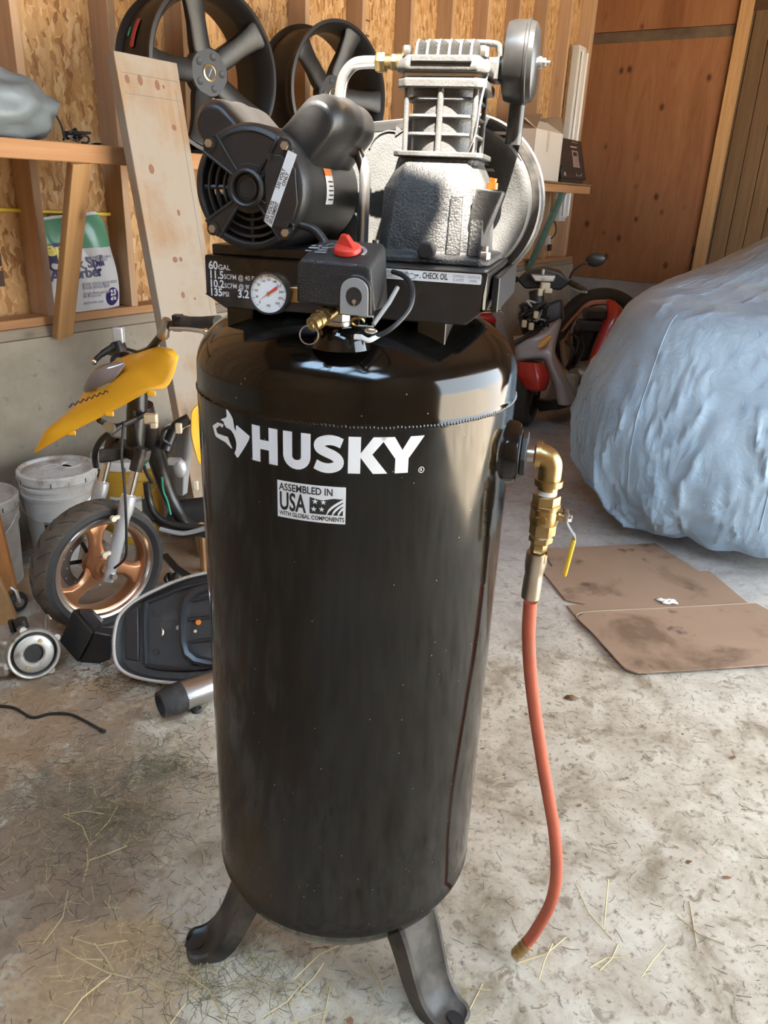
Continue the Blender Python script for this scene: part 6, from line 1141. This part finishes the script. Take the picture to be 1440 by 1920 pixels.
rs_(MB().loft([[at(1012, 575, 5.3), at(1052, 560, 5.32), at(1055, 600, 5.3), at(1005, 618, 5.28)], [at(1015, 575, 5.6), at(1055, 560, 5.6), at(1060, 600, 5.6), at(1012, 620, 5.6)]]), 'inner_shield', M_DK, bevel=0.02)
rs_(MB().tube([at(1012, 600, 5.35), at(1005, 545, 5.4)], 0.05, 12), 'steering_column', M_BLK)
hs = rs_(MB().loft([[at(968, 524, 5.30), at(985, 512, 5.26), at(1020, 504, 5.24), at(1050, 512, 5.26), at(1070, 530, 5.30), at(1050, 545, 5.28), at(1015, 540, 5.26), at(985, 542, 5.28)], [at(970, 524, 5.48), at(988, 506, 5.46), at(1020, 498, 5.45), at(1050, 506, 5.46), at(1068, 530, 5.48), at(1050, 542, 5.48), at(1015, 540, 5.48), at(985, 540, 5.48)]]), 'headset_cover', M_BLK, bevel=0.012)
rs_(MB().loft([[at(995, 515, 5.20), at(1042, 517, 5.20), at(1038, 529, 5.20), at(1003, 528, 5.20)], [at(995, 513, 5.27), at(1042, 515, 5.27), at(1038, 529, 5.27), at(1003, 528, 5.27)]]).box(at(1018, 510, 5.2), (0.02, 0.03, 0.04)), 'gauge_cluster', M_ALU, hs, bevel=0.008)
rs_(MB().box(at(1022, 537, 5.2), (0.06, 0.05, 0.05)).box(at(1028, 545, 5.18), (0.05, 0.03, 0.03)), 'bulb_holder', M_CREAM, hs, bevel=0.006)
rs_(MB().cyl(at(1070, 530, 5.30), at(1096, 545, 5.15), 0.020), 'grip', M_BLKR, hs); rs_(MB().cyl(at(968, 524, 5.34), at(945, 520, 5.45), 0.020), 'grip', M_BLKR, hs)
rs_(MB().tube(cr([at(1072, 540, 5.26), at(1085, 546, 5.15), at(1100, 548, 5.08)], 5), 0.007, 7), 'brake_lever', M_GREYP, hs)
mr = rs_(MB().tube(cr([at(1068, 522, 5.30), at(1075, 508, 5.28), at(1090, 497, 5.26), at(1102, 492, 5.25)], 6), 0.008, 8), 'mirror_arm', M_BLK)
rs_(MB().ball((0, 0, 0), (0.062, 0.022, 0.045), 20, 12, T(*at(1117, 487, 5.25)) @ RY(-8) @ RZ(-12)), 'mirror_head', M_BLK, mr)
rr = random.Random(21)
for k in range(12):
    p = [at(rr.uniform(975, 1030), rr.uniform(565, 625), 5.15 + rr.uniform(-0.05, 0.12)) for _ in range(5)]
    rs_(MB().tube(cr(p, 5), rr.uniform(0.006, 0.014), 7), 'loose_wire', M_WIRE if k % 4 else M_GREYP)
for q in ((983, 607, 5.06), (996, 612, 5.04), (1005, 590, 5.05), (1013, 548, 5.1)): rs_(MB().box(at(*q), (0.03, 0.03, 0.045), None), 'wire_connector', M_CREAM, bevel=0.005)
# --- red motorcycle remains behind it
RB = onz(1120, 742); RB = Vector((RB.x, RB.y + 0.3, 0)); rm = thing('red_motorbike', 'red motorbike shell with exposed black engine beside the covered car', 'motorcycle', RB)
def rm_(mb, name, m, par=None, **k): return wobj(mb, name, m, par or rm, RB, **k)
tc2 = at(1125, 628, 6.95); rm_(MB().ring(0.335, 0.075, 64, 14, align(tc2, Vector((-0.25, -0.95, 0.28)))), 'spare_tyre', M_TYRE)
rm_(panel([at(1140, 560, 6.2), at(1132, 600, 6.12), at(1118, 640, 6.08), at(1102, 682, 6.05)], [at(1152, 566, 6.22), at(1168, 585, 6.2), at(1150, 625, 6.18), at(1120, 672, 6.15)], (0.02, -0.07, 0), 10, 8), 'side_fairing', M_REDP, solid=0.01)
rm_(panel([at(1140, 570, 6.2), at(1110, 572, 6.2), at(1085, 590, 6.22), at(1058, 620, 6.25)], [at(1142, 562, 6.2), at(1105, 566, 6.22), at(1078, 590, 6.25), at(1052, 622, 6.28)], (0, -0.03, 0), 10, 4), 'tank_strip', mat('faded_red', (0.40, 0.16, 0.12), 0.4), solid=0.012)
eng = rm_(MB().loft([[at(1075, 610, 6.25), at(1125, 575, 6.25), at(1130, 600, 6.22), at(1100, 680, 6.2), at(1070, 690, 6.25)], [at(1078, 612, 6.6), at(1125, 580, 6.6), at(1130, 605, 6.6), at(1100, 685, 6.6), at(1070, 690, 6.6)]]), 'engine_block', M_GREASE, bevel=0.03)
rm_(MB().box(at(1115, 588, 6.15), (0.17, 0.12, 0.08)).box(at(1105, 610, 6.15), (0.2, 0.1, 0.09)), 'air_box', M_DK, eng, bevel=0.015)
rm_(MB().cyl(at(1085, 703, 6.0), at(1075, 704, 5.95), 0.055).cyl(at(1105, 690, 6.05), at(1090, 692, 5.98), 0.06), 'crank_cover', M_STEEL, eng)
rm_(MB().ball(at(1088, 708, 6.05), (0.10, 0.08, 0.05)), 'gear_case', M_GREASE, eng)
rm_(panel([at(1050, 640, 6.2), at(1052, 670, 6.2), at(1058, 690, 6.2)], [at(1068, 618, 6.22), at(1070, 650, 6.22), at(1072, 680, 6.22)], (0, -0.04, 0), 8, 5), 'inner_panel', mat('tan_plastic', (0.34, 0.27, 0.20), 0.5), solid=0.01)
for q in ([(1060, 640, 6.1), (1075, 655, 6.05), (1068, 680, 6.05), (1062, 690, 6.05)], [(1090, 630, 6.1), (1095, 655, 6.08), (1085, 680, 6.05)], [(1072, 625, 6.12), (1085, 640, 6.1), (1078, 665, 6.08)]): rm_(MB().tube(cr([at(*p) for p in q], 6), 0.013, 8), 'hose', M_WIRE)
rm_(MB().cyl(at(1098, 735, 6.2), onz(1100, 748, 0.01) if False else at(1100, 750, 6.2), 0.03).tube([at(1090, 700, 6.25), Vector((at(1090, 700, 6.25).x, 6.3, 0.01))], 0.03, 10).tube([at(1130, 660, 6.4), Vector((at(1130, 660, 6.4).x, 6.4, 0.01))], 0.03, 10), 'centre_stand', M_GREASE)
mb = MB(); put_text(mb, 'N', 0, 0, 0.06, T(*at(1147, 600, 6.08)) @ RY(60) @ FRONT, bold=0.002); rm_(mb, 'decal_letter', mat('pink_decal', (0.55, 0.35, 0.33), 0.5), smooth=False)
# --- tan scooter tail just behind the compressor
GB = Vector((at(930, 700, 5.9).x, 5.9, 0)); gt = thing('tan_scooter', 'tan and red scooter body half hidden behind the compressor', 'scooter', GB)
def gt_(mb, name, m, **k): return wobj(mb, name, m, gt, GB, **k)
gt_(panel([at(925, 560, 5.9), at(940, 575, 5.88), at(950, 600, 5.86), at(955, 650, 5.86)], [at(905, 565, 5.8), at(915, 600, 5.78), at(930, 640, 5.78), at(940, 680, 5.78)], (0.02, -0.08, 0.02), 10, 8), 'side_body', mat('tan_body', (0.26, 0.225, 0.20), 0.4), solid=0.01)
gt_(panel([at(890, 580, 5.75), at(940, 588, 5.78)], [at(890, 605, 5.72), at(945, 612, 5.78)], (0, -0.03, 0), 8, 5), 'tail_lamp', M_REDP, solid=0.01)
for k in range(4): gt_(MB().tube([at(900, 572 + 5 * k, 5.7), at(940, 570 + 5 * k, 5.76)], 0.006, 6), 'rack_bar', M_CHROME)
gt_(MB().tube(cr([at(915, 566, 5.74), at(930, 570, 5.76), at(942, 590, 5.78), at(946, 620, 5.78)], 6), 0.012, 8), 'rack_loop', M_STEEL)
gt_(MB().loft([[at(890, 605, 5.70), at(930, 605, 5.74), at(930, 660, 5.74), at(890, 660, 5.70)], [at(890, 605, 6.2), at(930, 605, 6.2), at(930, 660, 6.2), at(890, 660, 6.2)]]), 'seat_box', M_DK, bevel=0.02)
gt_(MB().lathe([(0.16, -0.05), (0.22, -0.05), (0.24, 0), (0.22, 0.05), (0.16, 0.05)], 40, T(GB.x - 0.05, 5.95, 0.241) @ RY(75)), 'rear_tyre', M_TYRE)
gt_(MB().tube([(GB.x - 0.05, 5.95, 0.24), at(915, 640, 5.9)], 0.04, 10), 'swing_arm', M_GREASE)
# --- cardboard sheets with oil stains, scrap of paper
def card_mat():
    m, nt, b, L = nodes('oily_cardboard'); co = coords(nt); b.inputs['Roughness'].default_value = 0.75; b.inputs['Specular IOR Level'].default_value = 0.25
    c = ramp(nt, noise_tex(nt, co, 2.0, 4), [(0.3, (0.27, 0.175, 0.115)), (0.7, (0.34, 0.225, 0.15))])
    c = mixc(nt, ramp(nt, noise_tex(nt, co, 3.2, 5, 0.6, 0.5), [(0.52, 0.0), (0.64, 0.8)]), c, (0.145, 0.088, 0.052))
    c = mixc(nt, ramp(nt, noise_tex(nt, co, 6.5, 6, 0.65), [(0.60, 0.0), (0.70, 0.85)]), c, (0.06, 0.04, 0.028))
    L.new(c, b.inputs['Base Color']); return m
M_CARDO = card_mat()
def sheet(name, label, px_, z):
    pts = [onz(x, y, 0) for x, y in px_]; o = MB().prism([(p.x, p.y) for p in pts], 0.005, T(0, 0, z)).obj(name, [M_CARDO], bevel=0.001); tag(o, label, 'cardboard', 'cardboard sheets under the valve'); return o
sheet('cardboard_sheet', 'oil-stained cardboard sheet nearest the covered car, farther of two', [(1013, 1031), (1120, 1027), (1228, 1021), (1310, 1074), (1330, 1073), (1402, 1134), (1385, 1142), (1240, 1152), (1080, 1160), (1062, 1138), (1098, 1136), (1060, 1128), (1015, 1072), (1035, 1064)], 0.003)
sheet('cardboard_sheet', 'oil-stained cardboard sheet with torn corner, nearer of two', [(1080, 1166), (1098, 1155), (1240, 1148), (1415, 1138), (1440, 1152), (1500, 1180), (1520, 1240), (1440, 1254), (1300, 1264), (1195, 1270), (1170, 1262), (1150, 1240), (1110, 1195)], 0.014)
ced = MB().tube(cr([onz(1080, 1166, 0) + Vector((0, 0, 0.0185)), onz(1098, 1155, 0) + Vector((0, 0, 0.0185)), onz(1240, 1148, 0) + Vector((0, 0, 0.0185)), onz(1415, 1138, 0) + Vector((0, 0, 0.0185)), onz(1500, 1134, 0) + Vector((0, 0, 0.0185))], 4), 0.0016, 6).obj("cut_edge", mat('pale_cardboard', (0.42, 0.33, 0.24), 0.8)); ced.parent = bpy.data.objects['cardboard_sheet.001']
pp0 = onz(1252, 1129, 0.010); mb = MB(); g = []
for i in range(13):
    row = []
    for j in range(13):
        x, y = (i / 12 - 0.5), (j / 12 - 0.5); f = 0.5 + 0.5 * noise.noise(Vector((x * 4, y * 4, 3)))
        a = math.atan2(y, x); rad = 0.6 + 0.4 * noise.noise(Vector((math.cos(a) * 1.3, math.sin(a) * 1.3, 7)))
        row.append((pp0.x + x * 0.11 * rad, pp0.y + y * 0.07 * rad, 0.0095 + 0.022 * f * (1 - 2.2 * max(abs(x), abs(y)) ** 2)))
    g.append(row)
mb.loft(g, cap=False, closed=False); o = mb.obj('paper_scrap', mat('tissue_white', (0.78, 0.76, 0.76), 0.8), ang=80, solid=0.0008); tag(o, 'crumpled white paper scrap lying on the cardboard', 'paper')
# ================================================================ straw, twigs and leaf litter on the floor
M_STRAW = mat('straw', (0.56, 0.44, 0.22), 0.7, var=0.3, vs=3); M_TWIG = mat('dark_straw', (0.10, 0.075, 0.05), 0.8); M_LEAF = mat('leaf_brown', (0.22, 0.12, 0.06), 0.8)
rr = random.Random(42)
def straws(n, name, m, region, l0, l1, r, lift=0.004):
    mb = MB()
    for _ in range(n):
        x, y = region(); L = rr.uniform(l0, l1); a = rr.uniform(0, 2 * PI); bend = rr.uniform(-0.5, 0.5); z = 0.0008 + rr.random() ** 3 * lift
        p = [Vector((x + math.cos(a + bend * t) * L * t, y + math.sin(a + bend * t) * L * t, z + rr.random() * 0.002)) for t in (0, 0.5, 1)]
        n_ = Vector((-math.sin(a), math.cos(a), 0)) * r; vs = []
        for q in p: vs += [q - n_, q + n_, q + Vector((0, 0, r * 1.2))]
        mb.add(vs, [(0, 1, 4, 3), (1, 2, 5, 4), (2, 0, 3, 5), (3, 4, 7, 6), (4, 5, 8, 7), (5, 3, 6, 8)])
    o = mb.obj(name, m, smooth=False); o['kind'] = 'stuff'; return o
def clump(c, s): return lambda: (rr.gauss(c[0], s[0]), rr.gauss(c[1], s[1]))
def area(x0, x1, y0, y1): return lambda: (rr.uniform(x0, x1), rr.uniform(y0, y1))
def multi(*f): return lambda: rr.choice(f)()
c1, c2, c3, c4 = onz(180, 1560), onz(300, 1450), onz(260, 1800), onz(560, 1850)
o = straws(800, 'straw_litter', M_STRAW, multi(clump(c1, (0.16, 0.16)), clump(c2, (0.15, 0.12)), clump(c3, (0.12, 0.08)), clump(c4, (0.2, 0.05)), area(-1.2, 1.2, 0.8, 2.4)), 0.01, 0.05, 0.00065); tag(o, 'scattered pale straw over the concrete floor', 'straw')
o = straws(1500, 'twig_litter', M_TWIG, multi(clump(c1, (0.2, 0.2)), clump(c2, (0.2, 0.12)), clump(onz(230, 1270), (0.09, 0.05)), area(-1.3, 1.5, 0.7, 2.6), area(-1.3, 1.5, 0.7, 2.2)), 0.006, 0.04, 0.0007); tag(o, 'scattered dark twigs and dirt over the floor', 'twigs')
M_OLIVE = mat('grey_hay', (0.17, 0.145, 0.085), 0.8)
o = straws(1500, 'hay_clumps', M_OLIVE, multi(clump(c1, (0.13, 0.10)), clump(onz(110, 1470), (0.09, 0.06)), clump(onz(300, 1440), (0.05, 0.04)), clump(onz(215, 1530), (0.07, 0.05)), clump(onz(390, 1830), (0.10, 0.06))), 0.01, 0.05, 0.0006, 0.008); tag(o, 'grey-green hay clumps on the dirt at lower left', 'hay')
o = straws(34, 'hay_stalks', M_STRAW, multi(clump(c3, (0.15, 0.10)), clump(c4, (0.2, 0.06)), clump(onz(1160, 1780), (0.12, 0.04)), clump(c1, (0.15, 0.1))), 0.07, 0.15, 0.0015, 0.012); tag(o, 'longer dry hay stalks around the compressor feet', 'hay')
mb = MB()
for _ in range(90):
    x, y = rr.choice((area(-1.2, 1.4, 0.9, 3.2), clump(onz(215, 1265), (0.12, 0.06))))(); a = rr.uniform(0, 6.28); s_ = rr.uniform(0.004, 0.012)
    mb.add([(x + s_ * math.cos(a + t) * k, y + s_ * math.sin(a + t) * k * 0.7, 0.001 + rr.random() * 0.004) for t, k in ((0, 1.3), (1.2, 0.7), (2.5, 0.9), (3.6, 1.1), (5, 0.7))], [(0, 1, 2, 3, 4)])
o = mb.obj('leaf_crumbs', M_LEAF, smooth=False); o['kind'] = 'stuff'; tag(o, 'crumbled brown leaf bits scattered on the floor', 'leaves')
for k, (x, y, s_) in enumerate(((1072, 1310, 0.028), (915, 975 + 60, 0.02), (112, 1055 - 10, 0.02))):
    p = onz(x, y, 0.002); vs = [(p.x + s_ * q[0], p.y + s_ * q[1], 0.002 + 0.010 * abs(q[1])) for q in ((-1, 0), (-.5, .45), (0.2, .5), (1, 0.05), (0.3, -.45), (-.5, -.4))]
    if k < 2: o = MB().add(vs, [(0, 1, 2, 3), (0, 3, 4, 5)]).obj('dry_leaf', M_LEAF, solid=0.0008); tag(o, ('curled brown leaf on the floor right of the hose', 'flat brown leaf on the floor left of the ball valve')[k], 'leaf')
